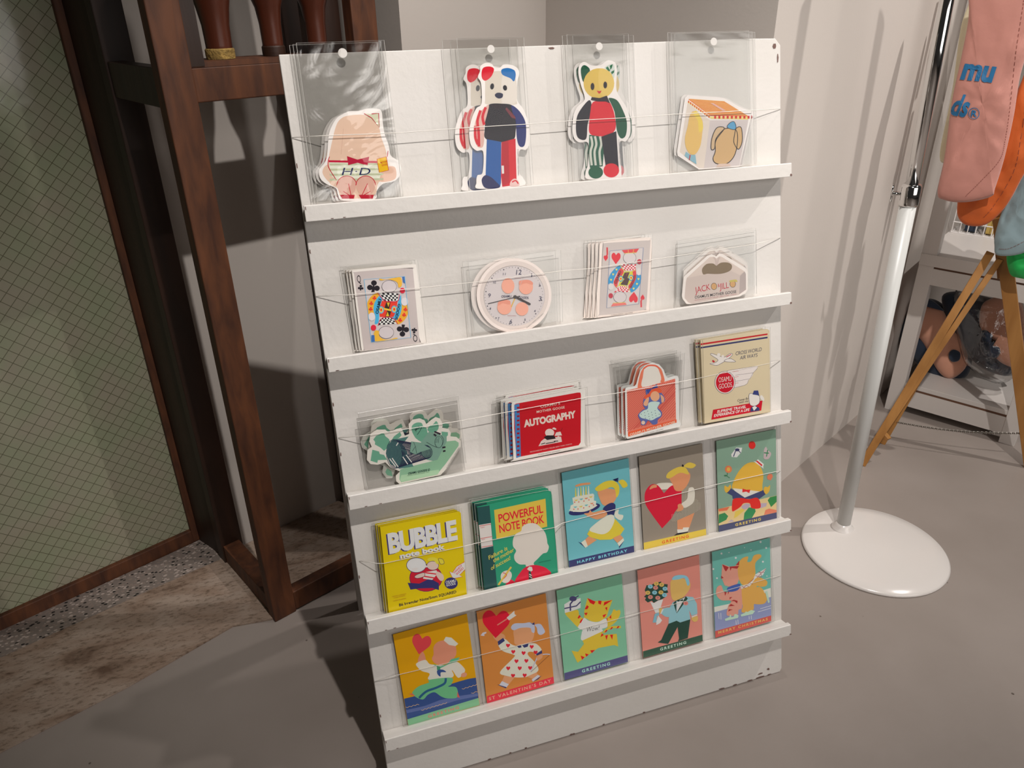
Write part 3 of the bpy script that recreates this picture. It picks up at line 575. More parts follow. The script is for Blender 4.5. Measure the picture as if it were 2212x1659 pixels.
a.S([(615, 690), (660, 720), (640, 800), (610, 900), (615, 990), (600, 1090), (550, 1100), (560, 1000), (530, 900), (550, 780)], (70, 160, 200)); a.S([(940, 670), (900, 760), (890, 860), (840, 960), (805, 1010), (870, 1050), (930, 960), (950, 860), (945, 760)], (70, 160, 200))
a.P([(655, 760), (890, 770), (880, 840), (860, 930), (830, 1000), (625, 1000), (615, 900)], (206, 60, 46)); a.P([(720, 780), (785, 780), (765, 880), (800, 900), (770, 1000), (705, 1000), (735, 905), (690, 880)], (52, 44, 34)); a.P([(730, 785), (775, 785), (752, 850)], (200, 168, 50)); a.P([(715, 990), (765, 990), (742, 920)], (200, 168, 50)); a.P([(680, 862), (800, 890), (795, 915), (680, 890)], (214, 180, 60))
for cx, cy in ((645, 895), (840, 885)): a.E(cx, cy, 42, 55, (70, 160, 200)); a.E(cx, cy, 28, 40, (226, 190, 90)); a.E(cx, cy, 14, 22, (206, 50, 50))
a.checks([(620, 635), (905, 650), (890, 750), (700, 770)], 8, 4, (226, 220, 216), (34, 30, 36)); a.checks([(640, 1010), (800, 1010), (880, 1100), (600, 1120)], 8, 4, (226, 220, 216), (34, 30, 36))
a.L([(595, 640), (680, 745), (780, 775), (900, 755), (915, 660)], 10, (178, 36, 66), True); a.L([(600, 1130), (640, 1030), (740, 1000), (840, 1030), (890, 1105)], 10, (178, 36, 66), True)
for (x, y) in ((545, 715), (498, 795), (490, 880), (1008, 885), (988, 965), (930, 1045)): club(a, x, y, 30, (206, 52, 44), 5)
a.E(765, 545, 110, 92, (188, 180, 182)); a.L([(765 + 110 * math.cos(t), 545 + 92 * math.sin(t)) for t in [i * .25 for i in range(26)]], 5, (60, 52, 58)); a.S([(620, 425), (700, 440), (850, 415), (935, 410), (955, 520), (905, 560), (880, 480), (760, 440), (640, 455)], (216, 168, 58))
a.E(720, 1230, 112, 92, (188, 180, 182)); a.L([(720 + 112 * math.cos(t), 1230 + 92 * math.sin(t)) for t in [i * .25 for i in range(26)]], 5, (60, 52, 58)); a.S([(545, 1215), (610, 1210), (620, 1290), (720, 1340), (870, 1310), (860, 1330), (560, 1362)], (216, 168, 58))
a.E(995, 770, 52, 62, (200, 194, 196)); a.E(505, 995, 50, 62, (200, 194, 196)); a.E(963, 605, 38, 42, (200, 40, 62)); a.E(530, 1160, 40, 44, (200, 40, 62)); a.P([(960, 400), (995, 396), (1000, 500), (970, 480)], (60, 100, 160)); a.P([(500, 1270), (545, 1270), (550, 1368), (502, 1374)], (60, 100, 160))
a.T('OSAMU', (602, 955), (650, 735), 44, (30, 34, 56), .02); a.T('GOODS', (895, 800), (850, 1035), 40, (30, 34, 56), .02)
a.L([(388, 440), (995, 393), (1088, 1305), (500, 1378)], 7, (80, 168, 208), closed=True)
a.done('sticker_packet', 'playing_card_sticker', 'clear packet with a queen of clubs playing card sticker, front one on the second ledge', 'sticker', [(120, 255), (1190, 150), (1322, 1385), (330, 1520)], M_film, group='playing card sticker packets on the second ledge',
       stack=[(-.004, .0005, -.0035), (-.008, .001, -.007)], behind_labels=['clear packet with a queen of clubs sticker directly behind the front one', 'clear packet with a queen of clubs sticker rearmost of its stack'])
a = Art(1260, 490, 7.9, .0125, .75)
a.base(spline([(275, 330), (300, 280), (380, 255), (1080, 180), (1150, 205), (1165, 260), (1165, 560), (1125, 1370), (1100, 1440), (260, 1550), (215, 1530), (205, 1460), (265, 700)], 4), (228, 216, 208), .0008)
a.P(spline([(325, 340), (350, 295), (400, 275), (1080, 232), (1130, 245), (1142, 300), (1080, 1330), (1060, 1400), (1020, 1420), (310, 1510), (275, 1490), (272, 1440)], 4), (188, 178, 174))
a.P([(452, 410), (1025, 355), (945, 1312), (398, 1385)], (196, 188, 186))
heart(a, 558, 535, 152, 190, (204, 28, 48), 2); heart(a, 858, 1205, 145, 175, (206, 38, 54), 184); heart(a, 383, 535, 72, 92, (204, 28, 48), 2); heart(a, 1012, 1200, 66, 86, (204, 38, 54), 184)
a.T('J', (358, 470), (424, 464), 118, (196, 40, 50), .0); a.T('J', (1040, 1262), (972, 1270), 108, (196, 60, 70), .0)
a.S([(625, 655), (520, 730), (440, 850), (430, 980), (500, 975), (530, 880), (590, 760), (660, 720)], (40, 140, 190)); a.S([(810, 1120), (900, 1070), (970, 970), (985, 830), (910, 810), (890, 900), (830, 1010), (780, 1050)], (40, 140, 190))
a.S([(655, 700), (690, 770), (640, 860), (590, 960), (575, 1040), (530, 1000), (520, 930), (570, 830), (600, 750)], (206, 56, 62)); a.S([(880, 660), (900, 780), (900, 880), (840, 1000), (790, 1060), (770, 1010), (820, 930), (850, 850), (840, 760)], (206, 56, 62))
a.P([(690, 770), (840, 760), (850, 860), (800, 960), (760, 1000), (600, 1000), (640, 880)], (196, 192, 50)); a.P([(705, 780), (790, 775), (755, 870), (790, 890), (750, 1000), (630, 985), (700, 890), (665, 865)], (70, 44, 46)); a.P([(725, 790), (765, 788), (738, 850)], (120, 50, 60))
for cx, cy in ((640, 885), (815, 870)): a.E(cx, cy, 40, 52, (40, 140, 190)); a.E(cx, cy, 26, 36, (222, 208, 80)); a.E(cx, cy, 13, 18, (206, 50, 50))
a.checks([(640, 640), (905, 640), (880, 735), (700, 745)], 8, 4, (228, 216, 214), (198, 30, 60)); a.checks([(620, 1010), (740, 1010), (800, 1110), (520, 1120)], 8, 4, (228, 216, 214), (198, 30, 60))
a.L([(625, 650), (690, 740), (790, 765), (890, 740)], 10, (206, 196, 80), True); a.L([(560, 1020), (660, 1000), (760, 1040), (805, 1115)], 10, (206, 196, 80), True)
for (x, y) in ((565, 730), (508, 812), (472, 905), (940, 890), (915, 975), (858, 1055)): heart(a, x, y, 34, 38, (206, 204, 110), 5)
a.E(790, 530, 110, 98, (198, 190, 190)); a.L([(790 + 110 * math.cos(t), 530 + 98 * math.sin(t)) for t in [i * .25 for i in range(26)]], 5, (60, 52, 58)); a.P([(658, 398), (950, 370), (905, 440), (700, 452)], (206, 60, 66)); a.L([(700, 452), (905, 440)], 8, (206, 196, 80)); a.L([(765, 390), (768, 445)], 7, (206, 196, 80)); a.L([(860, 380), (848, 442)], 7, (206, 196, 80))
a.E(625, 1200, 110, 96, (198, 190, 190)); a.L([(625 + 110 * math.cos(t), 1200 + 96 * math.sin(t)) for t in [i * .25 for i in range(26)]], 5, (60, 52, 58)); a.P([(505, 1302), (715, 1290), (740, 1330), (470, 1360)], (214, 110, 104)); a.L([(505, 1302), (715, 1290)], 8, (206, 196, 80))
a.E(945, 765, 42, 62, (206, 200, 198)); a.E(470, 1020, 45, 58, (206, 200, 198)); a.E(955, 595, 38, 44, (178, 40, 60)); a.E(468, 1175, 38, 44, (178, 40, 60))
a.T('OSAMU', (562, 975), (650, 760), 44, (60, 20, 36), .02); a.T('GOODS', (865, 820), (790, 1035), 40, (60, 20, 36), .02)
a.L([(452, 410), (1025, 355), (945, 1312), (398, 1385)], 6, (70, 110, 160), closed=True); a.micro((475, 1512), (845, 1465), 14, (90, 84, 86), '© OSAMU HARADA / KOJI HONPO')
a.done('sticker_packet', 'playing_card_sticker', 'clear packet with a jack of hearts playing card sticker, frontmost of its stack', 'sticker', [(205, 235), (1178, 125), (1128, 1430), (230, 1560)], M_film, group='playing card sticker packets on the second ledge',
       stack=[(-.006, .0003, -.003), (-.011, .0006, -.006), (-.016, .001, -.009)], behind_labels=['clear packet with a jack of hearts sticker directly behind the front one', 'clear packet with a jack of hearts sticker third from the front', 'clear packet with a jack of hearts sticker rearmost of its stack'])
# clock sticker
a = Art(990, 520, 7.54, .0125, .72)
cx, cy, rx, ry = 908, 890, 610, 605
a.base([(cx + rx * math.cos(t) * 1.0, cy + ry * math.sin(t)) for t in [2 * math.pi * i / 48 for i in range(48)]], (226, 214, 208), .0008)
a.E(912, 888, 562, 560, (206, 194, 188), n=48); a.E(910, 895, 500, 495, (160, 150, 146), n=48); a.E(912, 900, 494, 488, (196, 188, 188), n=48)
for i in range(60):
    t = math.radians(i * 6 + 9); r0 = 470 if i % 5 else 460; r = 5 if i % 5 else 10; a.E(cx + 4 + r0 * math.sin(t) * 1.0 - 8, cy + 10 - r0 * math.cos(t), r, r, (60, 56, 64), n=8)
for s_, x, y, w2, h2 in (('12', 940, 552, 85, 82), ('3', 1308, 978, 42, 72), ('6', 832, 1352, 40, 72), ('9', 482, 922, 40, 64), ('11', 726, 560, 42, 38), ('1', 1186, 590, 14, 38), ('10', 565, 695, 44, 38), ('2', 1305, 742, 28, 38), ('4', 1230, 1162, 26, 38), ('5', 1070, 1305, 24, 38), ('7', 640, 1285, 24, 38), ('8', 506, 1122, 24, 34)):
    a.T(s_, (x, y), (x + w2, y - w2 * .03), h2, (38, 38, 74), .0, 1, .12)
for (x, y, rx_, ry_) in ((808, 735, 105, 125), (1100, 755, 115, 118), (750, 1085, 118, 118), (1035, 1110, 105, 110)): a.E(x, y, rx_, ry_, (222, 158, 136))
a.S([(990, 660), (1060, 640), (1150, 640), (1210, 680), (1200, 720), (1100, 690), (1000, 720)], (214, 140, 118)); a.S([(650, 1000), (740, 960), (840, 980), (830, 1040), (720, 1020), (650, 1060)], (214, 140, 118))
a.T('OSAMU', (700, 925), (862, 920), 38, (44, 42, 76), .01); a.T('GOODS.', (982, 942), (1148, 945), 38, (44, 42, 76), .01); a.micro((800, 1225), (938, 1228), 12, (160, 60, 60), 'MADE IN JAPAN'); a.micro((915, 612), (1018, 620), 10, (160, 60, 60), 'QUARTZ')
a.L([(925, 920), (1080, 545)], 4, (184, 178, 176)); a.L([(925, 925), (860, 1080)], 16, (206, 164, 60)); a.L([(1005, 900), (482, 1025)], 12, (42, 36, 38)); a.L([(925, 912), (1158, 1030)], 36, (52, 46, 48)); a.E(1158, 1030, 18, 18, (52, 46, 48)); a.E(922, 915, 30, 30, (60, 54, 54))
a.micro((1115, 1420), (1385, 1190), 12, (90, 84, 86), '© OSAMU HARADA / KOJI HONPO')
a.done('sticker_packet', 'die_cut_sticker', 'clear packet with a round white clock sticker, front one of two', 'sticker', [(158, 345), (1665, 150), (1700, 1320), (265, 1540)], M_bag, group='die cut sticker packets on the second ledge',
       stack=[(-.008, .001, -.004)], behind_labels=['clear packet with a round white clock sticker behind the front clock packet'])
# handbag sticker
a = Art(1440, 480, 7.9, .0125, .93)
a.base([(290, 940), (330, 900), (700, 570), (770, 545), (850, 585), (900, 530), (960, 545), (1340, 775), (1385, 840), (1385, 1150), (1350, 1210), (1240, 1270), (410, 1400), (340, 1395), (275, 1310), (260, 1260)], (240, 232, 226), .0009)
a.P([(345, 950), (735, 595), (800, 590), (850, 620), (905, 580), (950, 595), (1330, 840), (1350, 880), (1355, 1150), (1230, 1240), (430, 1390), (370, 1370), (305, 1290), (330, 1000)], (206, 190, 182)); a.P([(1250, 920), (1330, 840), (1352, 880), (1355, 1150), (1240, 1230)], (180, 166, 162)); a.P([(345, 950), (735, 595), (800, 590), (860, 625), (905, 580), (950, 595), (1330, 840), (1245, 900), (1100, 830), (600, 900)], (216, 200, 190))
a.S([(605, 800), (680, 715), (790, 705), (850, 735), (930, 690), (1050, 690), (1115, 740), (1090, 820), (980, 870), (850, 885), (700, 880), (625, 890)], (128, 108, 82)); a.L([(800, 600), (835, 640), (850, 730), (880, 640), (905, 600)], 30, (200, 182, 174), True)
a.T('JACK', (488, 1215), (748, 1150), 105, (186, 26, 52), .0, .95); a.T('&', (878, 1110), (908, 1100), 60, (186, 26, 52), .01); a.T('JILL', (905, 1150), (1062, 1120), 105, (186, 26, 52), .0, .95)
for x, y, rr in ((808, 1095, 52), (1128, 1055, 52)): a.E(x, y, rr, rr * 1.15, (60, 44, 40)); a.E(x, y, rr - 7, rr * 1.15 - 7, (206, 160, 104))
a.S([(1070, 1000), (1120, 985), (1190, 980), (1205, 1020), (1150, 1015), (1080, 1025)], (196, 180, 90))
a.T("OSAMU'S MOTHER GOOSE", (480, 1305), (1190, 1205), 48, (36, 32, 40), .012); a.micro((480, 1340), (1190, 1235), 16, (170, 80, 90), 'PRODUCED BY DUSTY MILLER · NEW YORK · TOKYO')
a.done('sticker_packet', 'die_cut_sticker', 'clear packet with a white handbag shaped sticker with red and black lettering, front one', 'sticker', [(175, 460), (1520, 240), (1532, 1220), (165, 1420)], M_bag, (8, 8), .0006, group='die cut sticker packets on the second ledge',
       stack=[(.003, .010, -.004), (.004, .013, -.007)], behind_labels=['clear packet with a white handbag shaped sticker directly behind the front one', 'clear packet with a white handbag shaped sticker rearmost of its stack'])
# ---- row 3
TL_ = (96, 146, 124); TL2 = (120, 170, 144)
a = Art(750, 850, 7.539, .0125, .53)
a.base([(1010, 660), (1000, 500), (1060, 430), (1180, 405), (1260, 440), (1290, 500), (1370, 430), (1440, 385), (1510, 410), (1545, 470), (1550, 560), (1650, 580), (1690, 640), (1680, 700), (1780, 710), (1850, 770), (1850, 860), (1640, 1200), (1520, 1330), (850, 1475), (800, 1430), (790, 1340), (860, 1270), (700, 1200), (620, 1120), (500, 1160), (380, 1150), (320, 1080), (330, 920), (400, 870), (360, 780), (380, 660), (480, 590), (620, 590), (680, 640), (800, 580), (880, 560), (920, 640), (940, 690)], (212, 200, 192), .0009)
a.P([(470, 690), (560, 650), (600, 650), (625, 700), (680, 740), (700, 800), (760, 700), (860, 625), (885, 680), (850, 720), (740, 780), (640, 900), (600, 935), (540, 880), (450, 830), (455, 790), (425, 750)], TL_)
a.P([(410, 915), (520, 945), (530, 985), (600, 1000), (650, 1080), (500, 1085), (490, 1130), (380, 1095)], TL_)
a.S([(1050, 600), (1060, 520), (1130, 475), (1210, 480), (1240, 540), (1290, 560), (1310, 640), (1350, 690), (1330, 760), (1220, 790), (1130, 740), (1090, 690)], TL_)
a.S([(1310, 600), (1330, 540), (1400, 500), (1450, 450), (1490, 520), (1470, 600), (1390, 640)], TL_); a.P([(1535, 620), (1640, 630), (1640, 680), (1600, 720), (1540, 700)], TL_)
a.P([(1330, 620), (1620, 700), (1620, 850), (1580, 1040), (1500, 1120), (1300, 1080), (1200, 1000), (1010, 980), (1040, 780), (1200, 800)], (110, 142, 128))
a.P([(860, 1240), (940, 1210), (1470, 1080), (1620, 780), (1760, 765), (1815, 800), (1815, 850), (1600, 1150), (1500, 1270), (1460, 1320), (880, 1445), (850, 1400)], (124, 162, 134)); a.P([(880, 1330), (1490, 1240), (1500, 1275), (1470, 1320), (885, 1440), (860, 1400)], (150, 180, 150))
a.P([(630, 980), (650, 850), (760, 750), (1000, 700), (900, 830), (950, 900), (990, 1000), (1080, 1190), (850, 1225), (700, 1150)], (74, 112, 108))
for i in range(26):
    f = i / 25; x = 770 + f * 520; y = 985 - f * 75 + 40 * f; rx = 142 - 40 * f; ry = 238 - 130 * f
    pts = [(x + rx * math.cos(t) * .92 + 10 * math.sin(t), y + ry * math.sin(t)) for t in [j * .42 for j in range(15)]]
    a.L(pts, 9, (34, 38, 62), closed=True)
for q in ([(690, 1060), (790, 1190)], [(730, 1050), (830, 1195)], [(905, 1030), (985, 1150)], [(960, 1000), (1050, 1120)], [(800, 850), (830, 800)]): a.L(q, 16, (206, 200, 196))
a.L([(1140, 670), (1190, 600), (1215, 540)], 6, (30, 34, 48), True)
a.P([(1045, 780), (1110, 800), (1230, 820), (1360, 900), (1200, 950), (1110, 990), (1020, 950)], (110, 142, 128)); a.L([(1080, 790), (1110, 860), (1060, 940)], 6, (30, 34, 48)); a.L([(1110, 860), (1130, 970)], 6, (30, 34, 48))
a.L([(1290, 790), (1420, 860), (1520, 870), (1570, 760), (1530, 680)], 5, (30, 34, 48), True); a.E(1490, 790, 62, 90, (112, 144, 130)); a.L([(1490 + 62 * math.cos(t), 790 + 92 * math.sin(t)) for t in [i * .4 for i in range(16)]], 5, (30, 34, 48), closed=True)
a.T('POST', (1460, 800), (1475, 735), 24, (30, 34, 48), .0); a.T('OFFICE', (1492, 805), (1500, 715), 20, (30, 34, 48), .0); a.T('JACK', (1112, 612), (1190, 548), 34, (30, 34, 48), .02)
for q in ([(1420, 620), (1520, 660)], [(1410, 660), (1450, 690)], [(1560, 940), (1600, 930)], [(1550, 880), (1600, 870)]): a.L(q, 26, (44, 38, 48))
a.T('OSAMU GOODS ®', (990, 1320), (1345, 1255), 34, (24, 44, 44), .02, 1, .2); a.micro((980, 1342), (1335, 1280), 10, (40, 70, 64), 'PRODUCED BY COSMO MERCHANDISING · TOKYO'); a.micro((1625, 1215), (1830, 880), 14, (90, 84, 86), '© OSAMU HARADA / KOJI HONPO')
a.done('sticker_packet', 'die_cut_sticker', 'clear packet with a sea green coiled ring sticker, front one on the third ledge', 'sticker', [(150, 460), (1790, 165), (1920, 1260), (330, 1560)], M_bag, (8, 8), .0006, group='die cut sticker packets on the third ledge',
       stack=[(.004, .012, -.004)], behind_labels=['clear packet with a sea green ring sticker leaning behind the front one'])
# a second green sticker offset left is visible behind
a = Art(750, 850, 7.539, .0062, .46)
a.base([(380, 600), (390, 480), (450, 415), (560, 395), (660, 440), (700, 510), (860, 470), (920, 490), (940, 560), (900, 700), (860, 1000), (735, 1380), (640, 1380), (570, 1290), (590, 1180), (500, 1140), (330, 940), (240, 880), (220, 780), (260, 690), (370, 620)], (206, 196, 188), .0008)
a.S([(430, 545), (470, 480), (560, 455), (640, 490), (640, 520), (680, 580), (600, 600), (440, 605)], TL_); a.P([(275, 830), (360, 690), (400, 860), (340, 900)], TL_); a.P([(735, 575), (870, 525), (895, 545), (800, 570)], TL_); a.P([(620, 1280), (650, 1220), (720, 1260), (740, 1350), (650, 1330)], TL2)
a.done('sticker_packet', 'die_cut_sticker', 'green sticker packet leaning at the back left of the third ledge, behind the ring stickers', 'sticker', None, group='die cut sticker packets on the third ledge')
# autography
a = Art(1060, 810, 7.9, .0125, .63)
a.base(spline([(355, 530), (370, 480), (450, 440), (1540, 240), (1600, 245), (1615, 290), (1610, 420), (1600, 1150), (1575, 1230), (430, 1465), (395, 1440), (385, 1380), (360, 700)], 4), (232, 220, 214), .0009)
a.P([(402, 510), (430, 490), (1480, 300), (1530, 300), (1540, 340), (1535, 1150), (1500, 1200), (530, 1390), (440, 1410), (400, 900)], (182, 24, 36)); a.P([(402, 510), (488, 490), (515, 1392), (435, 1418)], (66, 122, 176))
for i in range(12): y = 545 + i * 73; a.P([(446, y), (490, y - 5), (492, y + 26), (448, y + 32)], (150, 24, 40))
a.T("OSAMU'S", (850, 565), (1185, 500), 46, (232, 212, 196), .015, 1.1); a.T('MOTHER GOOSE', (785, 650), (1262, 568), 40, (232, 212, 196), .015, 1.1)
a.T('AUTOGRAPHY', (568, 888), (1455, 720), 112, (212, 196, 186), .055)
a.P([(815, 1215), (860, 1130), (910, 1090), (1100, 1060), (1200, 1050), (1215, 1140)], (206, 190, 184)); a.E(1005, 985, 78, 68, (212, 196, 190)); a.P([(905, 1060), (960, 1030), (1080, 1030), (1110, 1085), (960, 1110)], (40, 34, 38)); a.P([(1090, 1040), (1115, 980), (1190, 965), (1215, 1030)], (208, 192, 186)); a.E(1155, 1082, 26, 42, (208, 192, 186)); a.S([(1050, 915), (1080, 895), (1120, 920), (1100, 935)], (208, 192, 186)); a.L([(1080, 930), (1130, 975)], 4, (40, 34, 38)); a.L([(1195, 960), (1225, 900)], 4, (40, 34, 38))
for q in ([(860, 1180), (930, 1160)], [(940, 1170), (1100, 1140)], [(1080, 1130), (1150, 1125)]): a.L(q, 14, (60, 50, 54))
a.micro((545, 555), (655, 530), 12, (110, 24, 34), 'MEMORIES OF'); a.micro((1410, 405), (1490, 390), 12, (110, 24, 34), 'JACK & JILL'); a.micro((900, 1240), (1150, 1190), 18, (110, 24, 34), 'OSAMU GOODS'); a.T('PRODUCED BY DUSTY MILLER NEW YORK-TOKYO', (672, 1325), (1385, 1185), 20, (236, 200, 196), .0); a.micro((812, 1368), (1185, 1298), 14, (90, 84, 86), '© OSAMU HARADA / KOJI HONPO')
a.done('sticker_packet', 'notebook_sticker', 'clear packet with a red AUTOGRAPHY spiral book sticker, front one on the third ledge', 'sticker', [(210, 470), (1640, 190), (1690, 1230), (260, 1490)], M_film, group='spiral book sticker packets on the third ledge',
       stack=[(-.010, .003, -.003), (-.016, .005, -.006), (-.007, .011, -.009)], behind_labels=['clear packet with a red spiral book sticker directly behind the front one', 'clear packet with a red spiral book sticker third from the front', 'clear packet with a red spiral book sticker rearmost of its stack'])
# tote
a = Art(1310, 740, 7.21, .0125, .57)
a.base([(290, 750), (300, 710), (330, 695), (440, 680), (465, 650), (490, 550), (530, 430), (610, 350), (720, 315), (820, 340), (890, 420), (930, 530), (960, 550), (1070, 515), (1110, 520), (1125, 560), (1135, 1200), (1160, 1270), (1140, 1310), (330, 1500), (305, 1480), (300, 1400)], (234, 224, 216), .0009)
a.P([(318, 745), (490, 705), (555, 700), (900, 610), (1070, 560), (1085, 1230), (335, 1450)], (224, 124, 104))
for (x0, y0, x1, y1) in ((488, 700, 548, 690),):
    a.S([(488, 710), (500, 600), (540, 450), (590, 390), (575, 470), (560, 600), (552, 700)], (226, 120, 92)); a.S([(845, 620), (835, 500), (800, 380), (850, 410), (885, 500), (905, 600)], (226, 120, 92)); a.L([(575, 410), (650, 360), (760, 360), (820, 400)], 26, (222, 100, 74), True)
a.S([(560, 690), (570, 520), (590, 430), (680, 385), (770, 380), (820, 440), (835, 610)], (212, 204, 196))
for i in range(26):
    x0, y0 = 325, 800 + i * 34; x1, y1 = 325 + 900, 800 + i * 34 - 1000
    # clip diagonal stripe to body quad
    def clipx(x, y): return x
    pts = []
    for t in [j / 40 for j in range(41)]:
        x = x0 + (x1 - x0) * t; y = y0 + (y1 - y0) * t
        top = 748 - (x - 318) * .245; bot = 1448 - (x - 335) * .30
        if 322 < x < 1082 and top + 6 < y < bot - 70: pts.append((x, y))
    if len(pts) > 1: a.L([pts[0], pts[-1]], 9, (186, 84, 76))
for i in range(14):
    x0 = 370 + i * 56; pts = []
    for t in [j / 40 for j in range(41)]:
        x = x0 + 800 * t; y = 1448 - (x0 - 335) * .3 - 72 - 890 * t
        top = 748 - (x - 318) * .245
        if x < 1082 and y > top + 6: pts.append((x, y))
    if len(pts) > 1: a.L([pts[0], pts[-1]], 9, (186, 84, 76))
a.P([(333, 1395), (1090, 1195), (1092, 1245), (340, 1465)], (220, 92, 58)); a.T("OSAMU'S MOTHER GOOSE", (365, 1452), (1072, 1250), 36, (240, 212, 190), .012)
a.S([(610, 735), (700, 720), (780, 650), (800, 700), (860, 790), (900, 850), (905, 910), (850, 950), (800, 1010), (860, 1080), (855, 1150), (800, 1200), (790, 1260), (720, 1275), (650, 1215), (600, 1280), (540, 1280), (530, 1220), (490, 1130), (560, 1050), (600, 1030), (570, 970), (580, 870), (620, 830)], (86, 96, 150))
a.S([(600, 830), (640, 800), (690, 720), (800, 705), (850, 730), (850, 780), (760, 790), (660, 850), (590, 880)], (216, 92, 60)); a.E(755, 835, 72, 78, (226, 164, 130)); a.S([(620, 870), (660, 860), (640, 970), (600, 985), (575, 950)], (226, 164, 130)); a.S([(840, 810), (890, 850), (895, 910), (860, 935), (850, 870)], (226, 164, 130))
a.S([(650, 950), (700, 920), (790, 920), (830, 940), (790, 1020), (840, 1090), (840, 1140), (780, 1170), (700, 1210), (620, 1190), (540, 1170), (510, 1120), (570, 1060), (640, 1030)], (176, 196, 190))
for x, y in ((540, 1115), (590, 1090), (640, 1068), (600, 1135), (655, 1110), (605, 1175), (660, 1150), (700, 1085), (755, 1058), (710, 1125), (760, 1100), (770, 1140), (820, 1115), (720, 1170), (670, 1190)): a.E(x, y, 6, 6, (40, 60, 90), n=8)
a.E(570, 1245, 30, 30, (226, 190, 170)); a.P([(620, 735), (700, 715), (780, 655), (795, 700), (700, 725), (650, 800)], (60, 74, 140)); a.micro((570, 1438), (885, 1352), 14, (90, 84, 86), '© OSAMU HARADA / KOJI HONPO')
a.done('sticker_packet', 'die_cut_sticker', 'clear packet with an orange striped tote bag sticker, front one on the third ledge', 'sticker', [(190, 330), (1215, 160), (1165, 1290), (290, 1500)], M_bag, (8, 8), .0006, group='die cut sticker packets on the third ledge',
       stack=[(-.006, .003, -.003), (-.012, .006, -.006)], behind_labels=['clear packet with an orange tote bag sticker directly behind the front one', 'clear packet with an orange tote bag sticker rearmost of its stack'])
# air ways
a = Art(1480, 690, 6.6375, .0155, .68)
CR = (206, 192, 162)
a.base([(222, 300), (1185, 140), (1210, 160), (1220, 1330), (275, 1495)], CR, .004)
a.P([(222, 345), (1182, 200), (1182, 222), (225, 370)], (186, 30, 36)); a.P([(222, 395), (1182, 247), (1182, 270), (224, 418)], (52, 56, 100)); a.L([(250, 298), (275, 1492)], 7, (150, 138, 116))
a.T('CROSS WORLD', (722, 515), (1096, 452), 52, (58, 60, 88), .0, .95, .12); a.T('AIR WAYS', (785, 578), (1035, 534), 52, (58, 60, 88), .0, .95, .12)
a.S([(365, 505), (380, 488), (480, 520), (560, 540), (640, 490), (675, 492), (670, 520), (600, 580), (500, 640), (450, 660), (400, 650), (355, 635), (370, 620), (430, 620), (470, 580), (400, 530)], (226, 218, 212)); a.L([(365, 505), (380, 488), (480, 520), (560, 540), (640, 490), (675, 492), (670, 520), (600, 580), (500, 640), (450, 660), (400, 650), (355, 635), (430, 620), (470, 580), (400, 530)], 5, (70, 66, 90), True, True)
a.S([(560, 590), (640, 560), (715, 595), (710, 610), (600, 608)], (226, 218, 212)); a.L([(560, 590), (640, 560), (715, 595), (710, 610), (600, 608)], 5, (70, 66, 90), True, True); a.P([(385, 600), (395, 580), (430, 600), (410, 620)], (180, 30, 50)); a.L([(590, 540), (660, 500)], 10, (190, 30, 44)); a.E(482, 507, 24, 24, (226, 218, 212)); a.E(540, 528, 20, 20, (226, 218, 212))
a.P([(600, 735), (1040, 665), (1040, 690), (1000, 740), (975, 770), (970, 800), (930, 850), (910, 870), (890, 920), (850, 945), (700, 985), (720, 860)], (224, 214, 210)); a.L([(600, 735), (1040, 665), (1030, 710), (975, 765), (720, 800)], 4, (110, 100, 110)); a.L([(975, 765), (930, 850), (715, 890)], 4, (110, 100, 110)); a.L([(912, 865), (890, 920), (850, 945), (700, 980)], 4, (110, 100, 110))
for y in (745, 825, 915): a.L([(680, y + 5), (765, y - 6)], 4, (180, 60, 60))
a.E(570, 903, 148, 163, (70, 66, 90)); a.E(570, 903, 143, 158, (226, 216, 210)); a.E(570, 903, 130, 146, (190, 24, 44)); a.T('OSAMU', (478, 905), (662, 878), 72, (232, 216, 210), .0); a.T('GOODS.', (482, 998), (680, 965), 72, (232, 216, 210), .0)
a.P([(400, 1295), (915, 1205), (930, 1170), (1108, 1165), (1090, 1305), (375, 1438)], (196, 26, 46)); a.T('SUPREME TRAVEL', (455, 1342), (872, 1268), 38, (240, 226, 220), .03, 1.0, .2); a.T('EXPERRIENCE OF A LIFE', (410, 1400), (918, 1310), 38, (240, 226, 220), .03, 1.0, .2)
a.S([(915, 1080), (950, 1060), (1050, 1090), (1070, 1130), (1060, 1200), (1000, 1240), (940, 1230), (918, 1180)], (228, 220, 214)); a.L([(915, 1080), (950, 1060), (1050, 1090), (1070, 1130), (1060, 1200), (1000, 1240), (940, 1230), (918, 1180)], 5, (70, 66, 90), True, True); a.P([(965, 1075), (985, 1020), (1045, 1018), (1062, 1090)], (58, 66, 120)); a.S([(1070, 1110), (1095, 1085), (1130, 1130), (1125, 1170), (1090, 1150)], (228, 220, 214)); a.P([(945, 1260), (1000, 1235), (1065, 1270), (1065, 1308), (930, 1325)], (60, 66, 110)); a.P([(960, 1260), (1000, 1240), (1030, 1262), (985, 1310)], (232, 226, 220))
a.T('Come fly', (745, 1178), (900, 1148), 34, (90, 84, 90), .0, 1, .3); a.T('with me', (770, 1205), (900, 1182), 26, (90, 84, 90), .0, 1, .3)
a.done('notebook', 'cover', 'cream notebook with a red badge and propeller aeroplane, front one right of the third ledge', 'notebook', [(158, 285), (1215, 105), (1222, 1325), (235, 1500)], M_film, group='cream aeroplane notebooks on the third ledge',
       stack=[(-.006, .001, -.006)], behind_labels=['cream notebook with red and blue stripes behind the front aeroplane notebook'])
